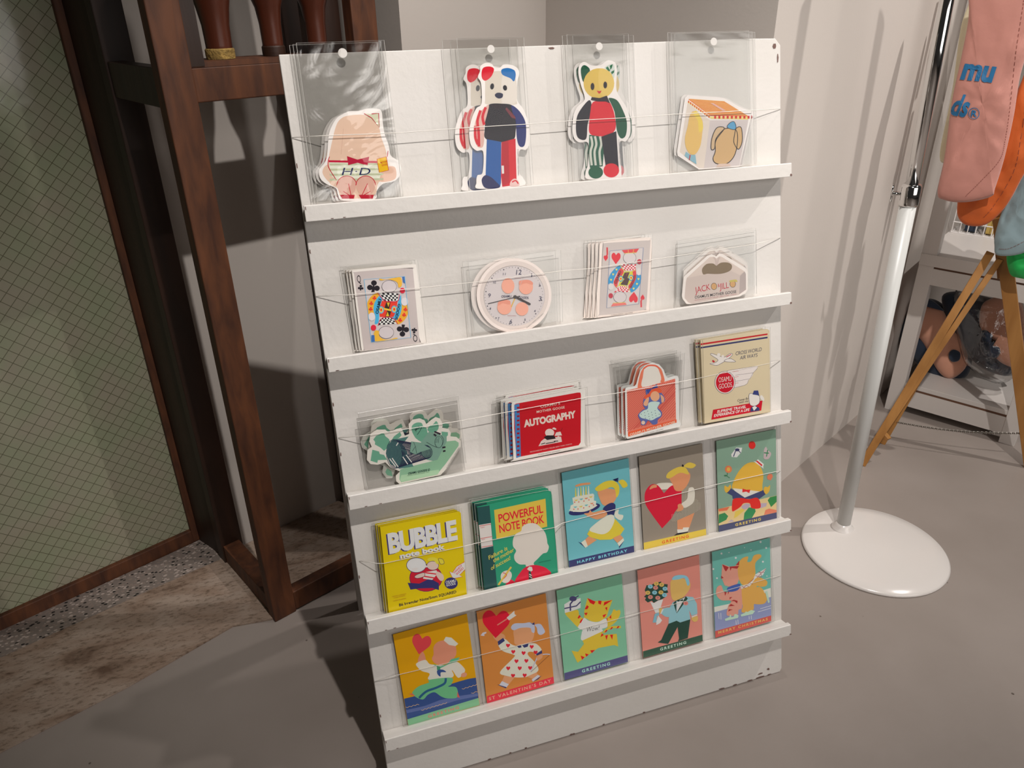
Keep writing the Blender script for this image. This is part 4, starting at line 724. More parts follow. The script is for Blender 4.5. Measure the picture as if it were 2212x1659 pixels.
# ---- row 4
a = Art(780, 1070, 5.72, .0165, .45)
YL = (196, 170, 12)
a.base([(235, 395), (1215, 205), (1232, 220), (1308, 1240), (345, 1475)], YL, .0035)
for dx, dy, c in ((-16, 10, (52, 46, 96)), (0, 0, (206, 198, 196))): a.T('BUBBLE', (350 + dx, 714 + dy), (1195 + dx, 535 + dy), 240, c, .045, .92, up=(-27 if 1 else 0, -232))
for dx, dy, c in ((-7, 6, (52, 46, 96)), (0, 0, (214, 206, 202))): a.T('note book', (485 + dx, 782 + dy), (1040 + dx, 662 + dy), 60, c, .045, 1.0)
a.E(802, 1020, 205, 170, (60, 30, 80)); a.E(802, 1020, 198, 164, (166, 26, 44)); a.P([(575, 1080), (720, 1090), (850, 1025), (960, 1085), (962, 1170), (880, 1145), (720, 1150), (610, 1165)], (46, 44, 92))
a.P([(790, 950), (930, 925), (950, 960), (880, 1045), (765, 1030)], (214, 196, 190))
for q in ([(790, 955), (945, 975)], [(778, 1000), (915, 1022)]): a.L(q, 15, (178, 34, 48))
a.S([(775, 955), (780, 1000), (700, 1025), (660, 1010), (690, 980)], (214, 178, 168)); a.S([(940, 940), (1010, 980), (1020, 1040), (980, 1055), (930, 990)], (214, 178, 168)); a.L([(775, 955), (780, 1000), (700, 1025), (660, 1010), (690, 980)], 5, (60, 30, 60), True, True)
a.E(885, 868, 74, 56, (214, 178, 168)); a.L([(885 + 74 * math.cos(t), 868 + 56 * math.sin(t)) for t in [i * .4 for i in range(16)]], 5, (60, 40, 70), closed=True); a.S([(820, 790), (860, 765), (930, 775), (960, 820), (940, 850), (900, 810), (840, 815)], (208, 186, 60)); a.S([(960, 780), (1010, 790), (1025, 840), (985, 850), (965, 820)], (208, 186, 60)); a.L([(960, 780), (1010, 790), (1025, 840), (985, 850), (965, 820)], 5, (60, 40, 70), True, True)
a.E(683, 862, 124, 94, (52, 46, 84)); a.E(683, 862, 118, 88, (206, 202, 198)); a.P([(625, 905), (680, 890), (710, 900), (690, 925), (640, 935)], (184, 180, 178)); a.P([(795, 890), (800, 862), (830, 885)], (206, 202, 198))
a.P([(1282, 820), (1285, 910), (1215, 985), (1252, 1005), (1135, 1028), (1090, 940), (1130, 955), (1180, 880)], (222, 206, 200)); a.L([(1282, 820), (1180, 880), (1130, 955), (1090, 940), (1135, 1028), (1252, 1005), (1215, 985), (1285, 920)], 5, (180, 50, 60)); a.T('HANDY', (1155, 965), (1255, 870), 24, (180, 40, 60), .015); a.T('SIZED', (1185, 985), (1270, 900), 24, (180, 40, 60), .015)
a.E(1112, 1085, 82, 72, (48, 44, 92)); a.T('OSAMU', (1046, 1090), (1172, 1066), 32, (220, 214, 214), .02); a.T('GOODS', (1052, 1126), (1168, 1102), 32, (220, 214, 214), .02)
a.T('B6 Irregular Note/5mm SQUARED', (472, 1372), (1178, 1205), 34, (44, 36, 40), .02)
for s_, p, q in (('OSAMU HARADA', (385, 1258), (558, 1220)), ('/ KOJI HONPO', (400, 1275), (545, 1243)), ('MADE IN JAPAN', (400, 1312), (555, 1278))): a.T(s_, p, q, 13, (150, 100, 30), .0)
a.done('notebook', 'cover', 'yellow BUBBLE note book in clear sleeve, front one at the left of the fourth ledge', 'notebook', [(190, 365), (1240, 150), (1318, 1245), (320, 1490)], M_film, group='yellow notebooks on the fourth ledge',
       stack=[(-.003, .001, -.0048), (-.006, .002, -.0096)], behind_labels=['yellow notebook in clear sleeve directly behind the front one', 'yellow notebook in clear sleeve rearmost, against the board'])
a = Art(1000, 1030, 6.143, .0165, .48)
GR = (42, 134, 104)
a.base([(190, 405), (1130, 190), (1170, 200), (1182, 240), (1262, 1270), (290, 1510)], GR, .0035)
a.P([(190, 405), (352, 380), (455, 1470), (290, 1510)], (36, 72, 72)); a.P([(210, 640), (370, 612), (398, 918), (245, 952)], (206, 192, 188)); 
for y in (655, 820, 935): a.L([(215 + (y - 640) * .1, y), (372 + (y - 640) * .1, y - 28)], 7, (176, 60, 60))
a.T('Subject', (232, 682), (288, 672), 16, (170, 50, 50), .0); a.T('Name', (248, 842), (290, 834), 16, (170, 50, 50), .0)
a.P([(413, 440), (1095, 290), (1118, 660), (445, 825)], (206, 172, 70)); a.T('POWERFUL', (478, 606), (1068, 472), 108, (186, 28, 48), .015, .95); a.T('NOTE BOOK', (488, 745), (1080, 606), 108, (186, 28, 48), .015, .95)
a.S([(790, 660), (860, 620), (960, 620), (1030, 670), (1090, 740), (1115, 830), (1120, 880), (1140, 930), (1115, 1000), (1060, 1020), (990, 1090), (940, 1140), (940, 1180), (840, 1190), (830, 1165), (750, 1160), (690, 1110), (680, 1040), (705, 980), (665, 920), (665, 830), (700, 760), (770, 720)], (200, 188, 180))
a.S([(700, 1400), (760, 1270), (830, 1200), (940, 1170), (1060, 1190), (1130, 1230), (1165, 1290), (1000, 1350)], (200, 34, 60)); a.P([(560, 1440), (590, 1390), (640, 1360), (700, 1400), (620, 1430)], (200, 34, 60)); a.P([(850, 1225), (880, 1190), (915, 1195), (925, 1240), (900, 1260)], (206, 198, 190)); a.P([(870, 1260), (895, 1245), (925, 1350), (875, 1362)], (38, 66, 62)); a.L([(880, 1290), (910, 1310)], 12, (206, 198, 190)); a.L([(880, 1320), (918, 1342)], 10, (206, 198, 190))
a.S([(500, 1330), (520, 1270), (590, 1240), (640, 1270), (645, 1330), (600, 1400), (530, 1400)], (206, 190, 182)); a.L([(470, 1435), (640, 1195)], 24, (206, 172, 80)); a.L([(530, 1270), (580, 1300), (540, 1350)], 8, (180, 50, 50), True)
for s_, p, q in (('Failure is', (345, 1100), (592, 965)), ('the mother', (405, 1140), (680, 985)), ('of success!', (375, 1240), (632, 1095))): a.T(s_, p, q, 52, (206, 184, 84), .012, .95, .25)
a.micro((1005, 1145), (1165, 1112), 15, (30, 84, 66), 'OSAMU GOODS ®')
a.done('notebook', 'cover', 'green POWERFUL NOTE BOOK with pale round head, front one on the fourth ledge', 'notebook', [(150, 355), (1165, 165), (1268, 1270), (262, 1520)], M_film, group='green notebooks on the fourth ledge',
       stack=[(-.003, .004, -.0048), (-.006, .005, -.0096)], behind_labels=['green notebook in clear sleeve directly behind the front one', 'green notebook in clear sleeve rearmost, against the board'])
# greeting cards
def card(x0, y0, s_, gain, q, rgb, band, sleeve, txt, tp, tq, th, tc):
    a = Art(x0, y0, s_, .0042, gain)
    a.base(q, rgb, .0012)
    a.P(band[0], band[1]); a.T(txt, tp, tq, th, tc, .03, 1.35); return a
def fin(a, label, sleeve): a.done('greeting_card', 'card', label, 'greeting card', sleeve, M_film, group=None)
def figure_head(a, x, y, rx, ry, skin): a.E(x, y, rx, ry, skin)
a = card(1190, 970, 6.145, .50, [(142, 318), (1032, 122), (1108, 1382), (245, 1582)], (98, 160, 168), ([(238, 1483), (1102, 1282), (1108, 1380), (245, 1580)], (52, 54, 96)), None, 'HAPPY BIRTHDAY', (350, 1520), (1015, 1362), 34, (110, 180, 190))
DKN = (42, 46, 92); CRM = (216, 206, 190)
a.E(445, 800, 215, 62, DKN, -15); a.P([(262, 750), (300, 730), (560, 680), (600, 690), (598, 740), (560, 790), (300, 835), (255, 800)], CRM); a.P([(285, 650), (330, 630), (560, 590), (575, 610), (570, 690), (300, 740)], CRM); a.S([(255, 800), (300, 830), (450, 830), (580, 775), (590, 740)], CRM)
for i in range(6): x = 320 + i * 34; a.P([(x + 4, 515 - i * 5), (x + 12, 515 - i * 5), (x + 22, 630 - i * 6), (x, 632 - i * 6)], (214, 186, 74) if i % 2 == 0 else CRM)
a.S([(330, 480), (400, 455), (520, 445), (510, 470), (430, 480), (335, 500)], (214, 138, 96))
for i, (x, y, c) in enumerate(((335, 680, (206, 180, 90)), (405, 665, (96, 160, 168)), (470, 655, (206, 130, 100)), (530, 635, (206, 180, 90)), (325, 770, (96, 160, 168)), (400, 762, (206, 180, 90)), (470, 745, (96, 160, 168)), (545, 722, (206, 130, 100)))): a.P([(x - 26, y - 4), (x + 24, y - 12), (x + 8, y + 10), (x - 10, y + 10)], c)
for x, y in ((315, 705), (370, 702), (438, 690), (505, 675), (305, 798), (360, 795), (435, 780), (510, 762), (565, 742)): a.E(x, y, 8, 9, (200, 90, 80), n=8)
SKN = (212, 144, 104)
a.S([(620, 560), (700, 520), (860, 540), (890, 580), (840, 700), (760, 750), (690, 740), (650, 670)], SKN); a.S([(585, 530), (620, 490), (720, 430), (830, 420), (900, 480), (905, 580), (870, 640), (850, 540), (800, 505), (700, 540), (620, 560)], (212, 184, 62)); a.S([(895, 430), (950, 405), (1000, 440), (1015, 490), (960, 515), (925, 470)], (212, 184, 62)); a.P([(820, 405), (860, 430), (895, 380), (890, 440)], DKN)
a.S([(690, 800), (740, 740), (810, 712), (855, 740), (850, 820), (825, 880), (745, 865)], DKN); a.S([(520, 810), (560, 840), (700, 810), (745, 870), (640, 930), (560, 920), (440, 860), (500, 845)], SKN)
a.P([(480, 1130), (520, 1060), (850, 925), (975, 1060), (920, 1140), (800, 1200), (650, 1205), (520, 1170)], (212, 184, 62)); a.S([(510, 1070), (600, 980), (750, 880), (830, 880), (840, 960), (780, 1080), (690, 1130), (580, 1110)], (216, 206, 190)); a.S([(850, 830), (900, 800), (895, 860), (960, 880), (930, 945), (850, 900)], (216, 206, 190))
a.P([(500, 1155), (610, 1205), (490, 1285), (445, 1210)], SKN); a.P([(400, 1240), (455, 1200), (490, 1290), (455, 1310)], CRM); a.P([(362, 1230), (400, 1245), (458, 1310)], DKN); a.P([(820, 1180), (920, 1135), (960, 1180), (880, 1245)], SKN); a.P([(880, 1250), (960, 1180), (972, 1215), (905, 1290)], CRM); a.P([(905, 1290), (975, 1210), (905, 1320)], DKN)
fin(a, 'blue HAPPY BIRTHDAY card with figure carrying a candle lit cake, on the fourth ledge', [(92, 262), (1038, 60), (1125, 1382), (190, 1598)])
a = card(1360, 940, 6.142, .58, [(122, 288), (965, 112), (1018, 1330), (190, 1528)], (140, 130, 118), ([(188, 1428), (1014, 1242), (1018, 1330), (190, 1528)], (222, 190, 80)), None, 'GREETING', (430, 1440), (785, 1355), 36, (200, 80, 40))
a.S([(560, 640), (450, 632), (360, 650), (370, 720), (600, 700)], (216, 206, 194)); heart(a, 448, 930, 500, 570, (196, 30, 56), 3)
a.S([(265, 720), (290, 670), (350, 655), (360, 690), (320, 700)], SKN); a.S([(530, 560), (640, 510), (780, 490), (805, 560), (760, 670), (700, 735), (610, 735), (570, 650)], SKN); a.S([(485, 550), (520, 490), (640, 425), (740, 430), (785, 520), (700, 500), (640, 510), (560, 560), (510, 575)], (208, 182, 78)); a.S([(720, 410), (790, 362), (878, 392), (840, 435), (780, 435)], (208, 182, 78)); a.P([(690, 410), (700, 385), (720, 400), (712, 425)], K_)
M_dotted = (150, 142, 128)
a.P([(690, 745), (770, 670), (830, 700), (860, 830), (950, 905), (870, 1020), (640, 1140), (545, 1130), (600, 1020), (690, 900)], (138, 130, 116))
for i in range(26):
    for j in range(26):
        x = 560 + i * 15; y = 680 + j * 18 + (i % 2) * 9
        inside = (y > 745 - (x - 690) * .9 if x < 770 else y > 670 + (x - 770) * .5) and (y < 1135 - (x - 640) * .48) and (x > 690 or y > 1020 + (690 - x) * .2) and (x < 860 or y > 830 + (x - 860) * .8) and y < 1150
        if inside: a.E(x, y, 3.6, 3.6, (206, 198, 184), n=5); a.lay -= 1
a.lay += 1
a.S([(790, 700), (850, 700), (865, 800), (840, 900), (730, 965), (690, 910), (760, 850), (775, 760)], (216, 206, 194)); a.S([(640, 925), (680, 910), (715, 960), (690, 1000), (620, 1010), (640, 970)], SKN)
a.P([(632, 1130), (860, 1030), (790, 1235), (705, 1250), (635, 1255)], SKN); a.P([(630, 1250), (705, 1250), (710, 1225), (788, 1222), (775, 1275), (640, 1320)], (222, 214, 206)); a.P([(585, 1335), (630, 1300), (700, 1290), (775, 1278), (770, 1295)], K_)
fin(a, 'grey GREETING card with a figure holding a big red heart, on the fourth ledge', [(88, 235), (968, 60), (1042, 1330), (165, 1540)])
a = card(1520, 900, 6.145, .57, [(168, 325), (958, 168), (970, 1360), (202, 1540)], (124, 152, 134), ([(200, 1445), (968, 1270), (972, 1358), (202, 1540)], (72, 76, 108)), None, 'GREETING', (420, 1455), (760, 1375), 34, (214, 186, 96))
a.P([(192, 1228), (340, 1190), (740, 1100), (968, 1045), (968, 1270), (200, 1445)], (222, 190, 140))
for q, c in (([(195, 1225), (345, 1195), (310, 1245), (200, 1260)], (212, 112, 80)), ([(200, 1300), (280, 1275), (325, 1320), (300, 1370), (200, 1420)], (56, 128, 80)), ([(310, 1410), (370, 1365), (405, 1390)], (170, 156, 170)), ([(500, 1190), (560, 1150), (620, 1165), (600, 1210), (520, 1245)], (170, 156, 170)), ([(530, 1370), (540, 1280), (600, 1205), (680, 1210), (690, 1260), (640, 1345)], (56, 130, 84)), ([(740, 1150), (840, 1145), (830, 1190), (760, 1215), (730, 1200)], (170, 156, 170)), ([(800, 1305), (820, 1240), (870, 1220), (968, 1240), (968, 1270)], (216, 124, 96)), ([(850, 1110), (880, 1070), (968, 1048), (968, 1130), (895, 1200)], (56, 128, 72)), ([(420, 1260), (520, 1220), (545, 1240), (440, 1330), (400, 1350)], (224, 190, 90))): a.P(q, c)
a.S([(385, 960), (400, 850), (470, 720), (560, 630), (660, 605), (740, 650), (790, 760), (780, 900), (760, 1000), (560, 1010)], (212, 168, 66))
a.P([(388, 950), (765, 995), (730, 1060), (545, 1080), (430, 1010)], (222, 212, 204)); a.P([(515, 955), (568, 970), (620, 968), (605, 1015), (565, 995), (512, 1005)], (206, 50, 48)); a.P([(360, 950), (545, 1075), (790, 975), (822, 1030), (740, 1090), (385, 1090), (380, 1050), (305, 1010)], (62, 68, 106))
a.S([(305, 1010), (275, 970), (280, 915), (320, 935), (352, 900), (360, 950)], (212, 168, 66)); a.S([(795, 975), (812, 930), (850, 935), (880, 910), (870, 990), (825, 1030)], (212, 168, 66))
a.S([(380, 1255), (378, 1150), (400, 1090), (500, 1080), (600, 1095), (700, 1075), (745, 1120), (750, 1210), (640, 1215), (610, 1150), (530, 1150), (495, 1190), (440, 1230)], (206, 48, 42)); a.P([(660, 590), (690, 595), (720, 565), (798, 630), (790, 665), (795, 690)], (222, 214, 208)); a.P([(690, 590), (710, 582), (780, 640), (770, 660)], (190, 50, 50))
a.E(642, 378, 46, 52, (198, 46, 42)); a.L([(640, 345), (640, 325)], 6, (80, 90, 60)); a.P([(365, 500), (410, 440), (430, 410), (510, 412), (500, 470), (440, 540), (370, 535)], (222, 216, 212)); a.L([(395, 530), (420, 460), (450, 440)], 12, (58, 62, 96)); a.L([(450, 440), (490, 480)], 10, (58, 62, 96)); a.E(445, 440, 30, 20, (58, 62, 96)); a.S([(800, 440), (825, 400), (850, 440), (895, 490), (860, 560), (800, 560), (795, 500)], (176, 160, 162)); a.L([(800, 480), (865, 485)], 14, (50, 120, 80)); a.L([(850, 440), (832, 530)], 12, (50, 120, 80))
a.E(328, 698, 46, 48, (212, 120, 80)); a.E(328, 698, 22, 26, (214, 170, 80)); a.L([(315, 745), (310, 790), (345, 812)], 8, (56, 110, 76)); a.E(290, 782, 20, 10, (56, 110, 76)); a.P([(840, 790), (865, 760), (905, 760), (918, 795), (890, 845), (845, 830)], (210, 118, 88))
fin(a, 'sage green GREETING card with an egg shape in red trousers, on the fourth ledge', [(115, 285), (965, 110), (1000, 1360), (185, 1550)])
# ---- row 5
a = card(830, 1310, 5.72, .42, [(108, 350), (1022, 92), (1182, 1220), (298, 1478)], (190, 136, 6), ([(285, 1395), (1165, 1130), (1180, 1218), (298, 1472)], (108, 154, 120)), None, 'GREETING', (545, 1378), (925, 1262), 34, (200, 110, 100))
BLU = (44, 66, 114)
a.P([(245, 1140), (330, 1120), (470, 1085), (700, 1000), (820, 960), (930, 925), (1040, 895), (1132, 880), (1165, 1130), (285, 1395)], BLU); a.P([(270, 1280), (500, 1230), (680, 1160), (900, 1110), (1160, 1070), (1163, 1105), (900, 1160), (640, 1240), (280, 1320)], (78, 92, 136))
for p, q in (((265, 1250), (430, 1208)), ((455, 1285), (775, 1190)), ((960, 1022), (1145, 965)), ((1075, 1075), (1155, 1050))):
    n_ = max(2, int((q[0] - p[0]) / 22)); a.L([(p[0] + (q[0] - p[0]) * i / n_, p[1] + (q[1] - p[1]) * i / n_ + (6 if i % 2 else -6)) for i in range(n_ + 1)], 6, (206, 160, 120))
heart(a, 455, 465, 232, 240, (196, 60, 66), 12); SK2 = (202, 128, 104)
a.S([(415, 690), (430, 620), (470, 560), (500, 600), (510, 680), (440, 720)], SK2); a.S([(610, 500), (660, 440), (760, 420), (870, 470), (890, 580), (850, 650), (760, 710), (640, 710), (590, 650), (610, 590)], SK2); a.P([(735, 420), (760, 375), (830, 385), (915, 462), (880, 490), (800, 475)], (206, 194, 184))
a.S([(395, 705), (505, 660), (560, 710), (640, 720), (760, 720), (880, 680), (960, 730), (998, 800), (918, 882), (850, 800), (835, 790), (840, 875), (555, 905), (560, 830), (470, 800), (420, 760)], (200, 186, 176)); a.P([(600, 715), (640, 720), (680, 745), (780, 710), (830, 650), (935, 628), (900, 680), (800, 710), (690, 765)], (80, 146, 116)); a.P([(650, 740), (690, 740), (695, 790), (652, 785)], (60, 120, 90)); a.S([(655, 790), (720, 780), (765, 810), (700, 815), (695, 865), (660, 840)], BLU)
a.S([(560, 905), (830, 880), (830, 960), (790, 990), (890, 1000), (905, 1120), (780, 1135), (700, 1110), (620, 1060), (540, 1090), (470, 1150), (345, 1080), (420, 990), (550, 940)], (90, 152, 110)); a.L([(760, 885), (745, 950), (640, 1005), (520, 1050), (430, 1130)], 28, (34, 76, 110), True)
a.P([(305, 1080), (350, 1075), (385, 1110)], (206, 90, 80)); a.P([(905, 1050), (935, 1128), (900, 1118)], (206, 90, 80)); a.E(985, 845, 38, 28, (202, 136, 110), -20)
fin(a, 'yellow GREETING card with a sailor suited figure above blue sea, leftmost on the bottom ledge', [(82, 340), (1095, 60), (1230, 1215), (245, 1500)])
a = card(1010, 1260, 5.924, .44, [(115, 365), (1000, 130), (1108, 1280), (250, 1540)], (172, 112, 52), ([(248, 1445), (1100, 1195), (1108, 1278), (250, 1538)], (198, 50, 66)), None, "ST VALENTINE'S DAY", (275, 1500), (1070, 1262), 40, (226, 150, 130))
a.S([(330, 680), (400, 640), (470, 660), (475, 720), (390, 745)], SKN); heart(a, 365, 515, 345, 345, (186, 18, 44), 2); a.L([(380, 535), (520, 445)], 14, (214, 130, 110)); a.P([(500, 440), (598, 352), (602, 395), (625, 410), (530, 475)], (222, 212, 196)); a.P([(165, 668), (195, 630), (240, 620), (240, 640), (215, 650), (215, 675)], (178, 176, 190))
a.S([(590, 600), (660, 570), (820, 560), (855, 630), (820, 740), (720, 790), (610, 780), (595, 700)], SKN); a.S([(555, 565), (600, 515), (720, 510), (800, 500), (855, 540), (855, 630), (820, 620), (800, 570), (680, 570), (590, 600)], (160, 166, 188)); a.S([(860, 530), (930, 520), (970, 570), (990, 625), (940, 660), (900, 640), (885, 570)], (160, 166, 188)); a.P([(800, 500), (830, 515), (855, 498), (858, 530), (835, 530)], DKN)
a.S([(390, 760), (470, 710), (560, 780), (640, 800), (780, 770), (880, 775), (950, 860), (880, 920), (840, 880), (780, 880), (775, 920), (860, 1010), (905, 1115), (780, 1190), (640, 1205), (500, 1185), (415, 1135), (590, 950), (590, 915), (480, 880), (420, 840)], (218, 206, 186)); a.P([(385, 745), (455, 698), (478, 735), (395, 795)], DKN); a.P([(875, 905), (950, 855), (955, 895), (885, 925)], DKN); a.P([(625, 795), (685, 795), (690, 820), (655, 828)], DKN); a.P([(700, 795), (780, 770), (770, 810), (725, 825)], DKN)
for x, y in ((517, 797), (584, 877), (716, 893), (820, 813), (625, 997), (752, 993), (520, 1088), (667, 1087), (800, 1083), (581, 1182), (730, 1178), (870, 885)): heart(a, x, y, 50, 50, (186, 30, 48), 3)
a.P([(470, 1180), (600, 1205), (530, 1290), (440, 1250)], SKN); a.P([(755, 1195), (880, 1140), (900, 1170), (830, 1220)], SKN); a.P([(405, 1300), (440, 1250), (528, 1290), (500, 1330)], (176, 178, 192)); a.P([(820, 1230), (900, 1170), (930, 1185), (835, 1260)], (176, 178, 192)); a.P([(375, 1295), (405, 1300), (500, 1328), (490, 1342)], DKN); a.P([(830, 1262), (950, 1180), (900, 1230)], DKN); a.S([(880, 940), (950, 900), (955, 950), (900, 990), (875, 975)], SKN)
a.L([(885, 960), (850, 1040), (810, 1130)], 14, (160, 160, 172), True); a.L([(960, 910), (1010, 905), (1055, 910)], 14, (160, 160, 172), True); a.L([(1045, 920), (810, 1135)], 4, (100, 60, 40))
fin(a, "brown ST VALENTINE'S DAY card with heart spotted dress figure, second on the bottom ledge", [(70, 385), (1010, 110), (1205, 1255), (205, 1555)])
a = card(1180, 1220, 6.145, .45, [(135, 345), (1000, 118), (1085, 1290), (245, 1532)], (108, 158, 132), ([(240, 1438), (1078, 1200), (1085, 1288), (245, 1532)], (72, 70, 108)), None, 'GREETING', (475, 1432), (848, 1328), 38, (150, 200, 180))
CY = (206, 170, 54); CRD = (190, 20, 26)
a.S([(250, 645), (330, 620), (420, 600), (440, 680), (490, 720), (440, 800), (420, 830), (330, 740)], CY); a.S([(800, 720), (860, 660), (895, 590), (930, 610), (975, 600), (980, 660), (920, 760), (810, 825)], CY); a.P([(500, 700), (520, 540), (545, 440), (600, 480), (760, 480), (880, 466), (830, 600), (800, 700), (650, 760)], CY); a.E(655, 630, 152, 128, CY)
for q in ([(545, 440), (655, 490), (630, 530), (580, 505)], [(690, 475), (735, 478), (725, 530), (690, 515)], [(880, 466), (770, 495), (760, 545), (800, 520)], [(510, 590), (540, 535), (565, 555), (545, 590)], [(500, 640), (550, 635), (530, 675)], [(780, 570), (810, 560), (805, 610)], [(745, 670), (800, 650), (765, 705)]): a.P(q, CRD)
a.S([(440, 790), (500, 705), (560, 740), (680, 760), (790, 715), (810, 820), (740, 850), (735, 890), (480, 1005), (470, 900), (480, 870), (420, 835)], (214, 208, 196)); a.T('Wow!', (528, 892), (700, 865), 62, (84, 82, 80), .0, 1, .1)
a.P([(480, 1005), (740, 885), (760, 930), (935, 915), (955, 1085), (900, 1065), (690, 1105), (640, 1140), (415, 1300), (335, 1140), (420, 1155), (500, 1050)], CY)
for q in ([(455, 1205), (510, 1225), (475, 1262)], [(515, 1175), (565, 1190), (530, 1222)], [(580, 1135), (648, 1130), (605, 1172)], [(780, 940), (820, 930), (800, 1000)], [(845, 930), (885, 925), (875, 995)], [(720, 960), (735, 910), (765, 930)], [(415, 705), (440, 665), (460, 685), (430, 715)], [(440, 770), (460, 730), (495, 705), (460, 770)], [(835, 700), (860, 665), (862, 715)], [(800, 710), (815, 710), (810, 755)]): a.P(q, CRD)
a.L([(760, 900), (800, 860), (860, 830), (990, 825)], 30, CY, True)
for x, y in ((792, 880), (865, 842), (950, 828)): a.P([(x - 22, y + 16), (x + 4, y - 18), (x + 22, y - 10), (x, y + 14)], CRD)
a.P([(238, 525), (310, 480), (455, 440), (455, 570), (350, 610), (245, 640)], (212, 206, 200)); a.L([(240, 580), (400, 545), (455, 490)], 16, (60, 56, 92)); a.L([(320, 610), (318, 520), (350, 480)], 20, (60, 56, 92)); a.E(355, 450, 48, 34, (60, 56, 92)); a.L([(380, 440), (430, 410)], 14, (60, 56, 92))
fin(a, 'mint green GREETING card with a yellow cat lifting a present, on the bottom ledge', [(108, 335), (1005, 118), (1102, 1290), (208, 1550)])
a = card(1350, 1180, 6.38, .46, [(172, 335), (1022, 118), (1072, 1310), (250, 1545)], (206, 128, 116), ([(248, 1448), (1068, 1218), (1072, 1308), (250, 1543)], (50, 76, 62)), None, 'GREETING', (485, 1440), (845, 1340), 36, (170, 200, 180))
DG = (34, 62, 52)
a.P([(300, 535), (350, 545), (400, 510), (500, 485), (500, 515), (590, 525), (580, 600), (598, 635), (560, 650), (560, 700), (510, 730), (460, 745), (395, 782), (370, 750), (315, 775), (275, 740), (290, 710), (262, 695), (300, 660), (272, 605)], DG)
for x, y, c in ((350, 555, (120, 170, 184)), (422, 572, (210, 130, 120)), (505, 530, (208, 166, 90)), (552, 585, (120, 170, 184)), (315, 640, (208, 166, 90)), (408, 638, (120, 170, 184)), (495, 635, (208, 166, 90)), (545, 672, (120, 170, 184)), (350, 700, (210, 130, 120)), (452, 710, (210, 130, 120)), (432, 515, (208, 166, 90))): a.E(x, y, 34, 28, c); a.L([(x - 12, y - 10), (x + 12, y - 4), (x - 8, y + 10)], 5, DG)
a.P([(345, 760), (400, 782), (460, 745), (525, 730), (470, 910), (420, 920)], (214, 204, 198)); a.S([(640, 470), (760, 440), (880, 480), (900, 560), (850, 650), (760, 730), (660, 740), (630, 640), (625, 540)], (212, 166, 96)); a.S([(650, 460), (680, 410), (780, 395), (860, 420), (890, 510), (860, 540), (820, 440), (740, 455)], (118, 168, 184))
a.P([(600, 1065), (610, 850), (660, 770), (850, 690), (940, 700), (990, 790), (998, 930), (918, 960), (885, 880), (900, 1005), (760, 1050), (710, 1025), (660, 1070)], (124, 164, 172)); a.S([(500, 920), (520, 860), (620, 850), (620, 960), (560, 970)], (124, 164, 172)); a.P([(665, 780), (705, 745), (708, 920)], DG); a.P([(710, 745), (840, 690), (865, 720), (712, 925)], DG); a.P([(712, 760), (830, 700), (712, 915)], (214, 206, 200)); a.P([(722, 735), (755, 745), (798, 725), (800, 755), (755, 755), (725, 765)], DG); a.E(838, 785, 34, 28, (206, 124, 116)); a.L([(824, 776), (850, 786), (830, 798)], 5, (120, 40, 40)); a.L([(918, 975), (995, 945)], 16, (220, 214, 208)); a.L([(492, 930), (525, 860)], 16, (220, 214, 208)); a.S([(915, 990), (995, 960), (1000, 1020), (950, 1040)], (212, 166, 96)); a.S([(470, 860), (510, 850), (485, 930), (470, 900)], (212, 166, 96))
a.P([(600, 1068), (710, 1025), (760, 1050), (900, 1005), (865, 1265), (730, 1310), (745, 1270), (725, 1110), (595, 1345), (450, 1325), (500, 1290)], DG); a.P([(380, 1050), (410, 930), (465, 910), (470, 950), (440, 960), (430, 1050)], (110, 156, 170)); a.P([(430, 1085), (430, 1040), (455, 950), (510, 1020), (480, 1060)], (214, 208, 204))
fin(a, 'pink GREETING card with a blue jacketed figure and bouquet, fourth on the bottom ledge', [(160, 320), (1030, 100), (1085, 1310), (232, 1555)])
a = card(1520, 1150, 6.635, .49, [(120, 285), (950, 78), (970, 1270), (168, 1512)], (96, 158, 148), ([(165, 1415), (968, 1190), (970, 1270), (168, 1512)], (172, 78, 72)), None, 'MERRY CHRISTMAS', (210, 1455), (918, 1258), 36, (216, 168, 96))
a.P([(150, 1070), (340, 1030), (520, 980), (730, 870), (960, 795), (965, 930), (155, 1150)], (212, 204, 192)); a.P([(155, 1145), (965, 925), (968, 1190), (165, 1415)], (124, 132, 166))
for q in ([(778, 1140), (965, 1085)], [(810, 1095), (965, 1050)], [(215, 1155), (220, 1240)], [(245, 1155), (248, 1248)], [(462, 1260), (466, 1320)], [(490, 1250), (494, 1315)], [(650, 1200), (652, 1245)], [(682, 1190), (684, 1245)]): a.L(q, 7, (200, 200, 206))
for x, y, r in ((255, 303, 14), (362, 288, 8), (460, 365, 15), (815, 137, 15), (895, 222, 14), (678, 252, 9), (848, 420, 14), (190, 656, 13), (138, 525, 13), (585, 218, 7), (905, 625, 8)): a.E(x, y, r, r, (222, 222, 216), n=10)
PK = (200, 140, 124); OR = (208, 156, 80); DR = (150, 44, 46)
a.S([(760, 790), (850, 820), (890, 1000), (760, 1030), (700, 980)], OR); a.S([(540, 820), (640, 700), (760, 640), (900, 690), (900, 760), (830, 780), (760, 770), (800, 850), (890, 880), (895, 990), (730, 1020), (710, 1110), (570, 1150), (540, 1120), (560, 1060), (540, 950)], OR)
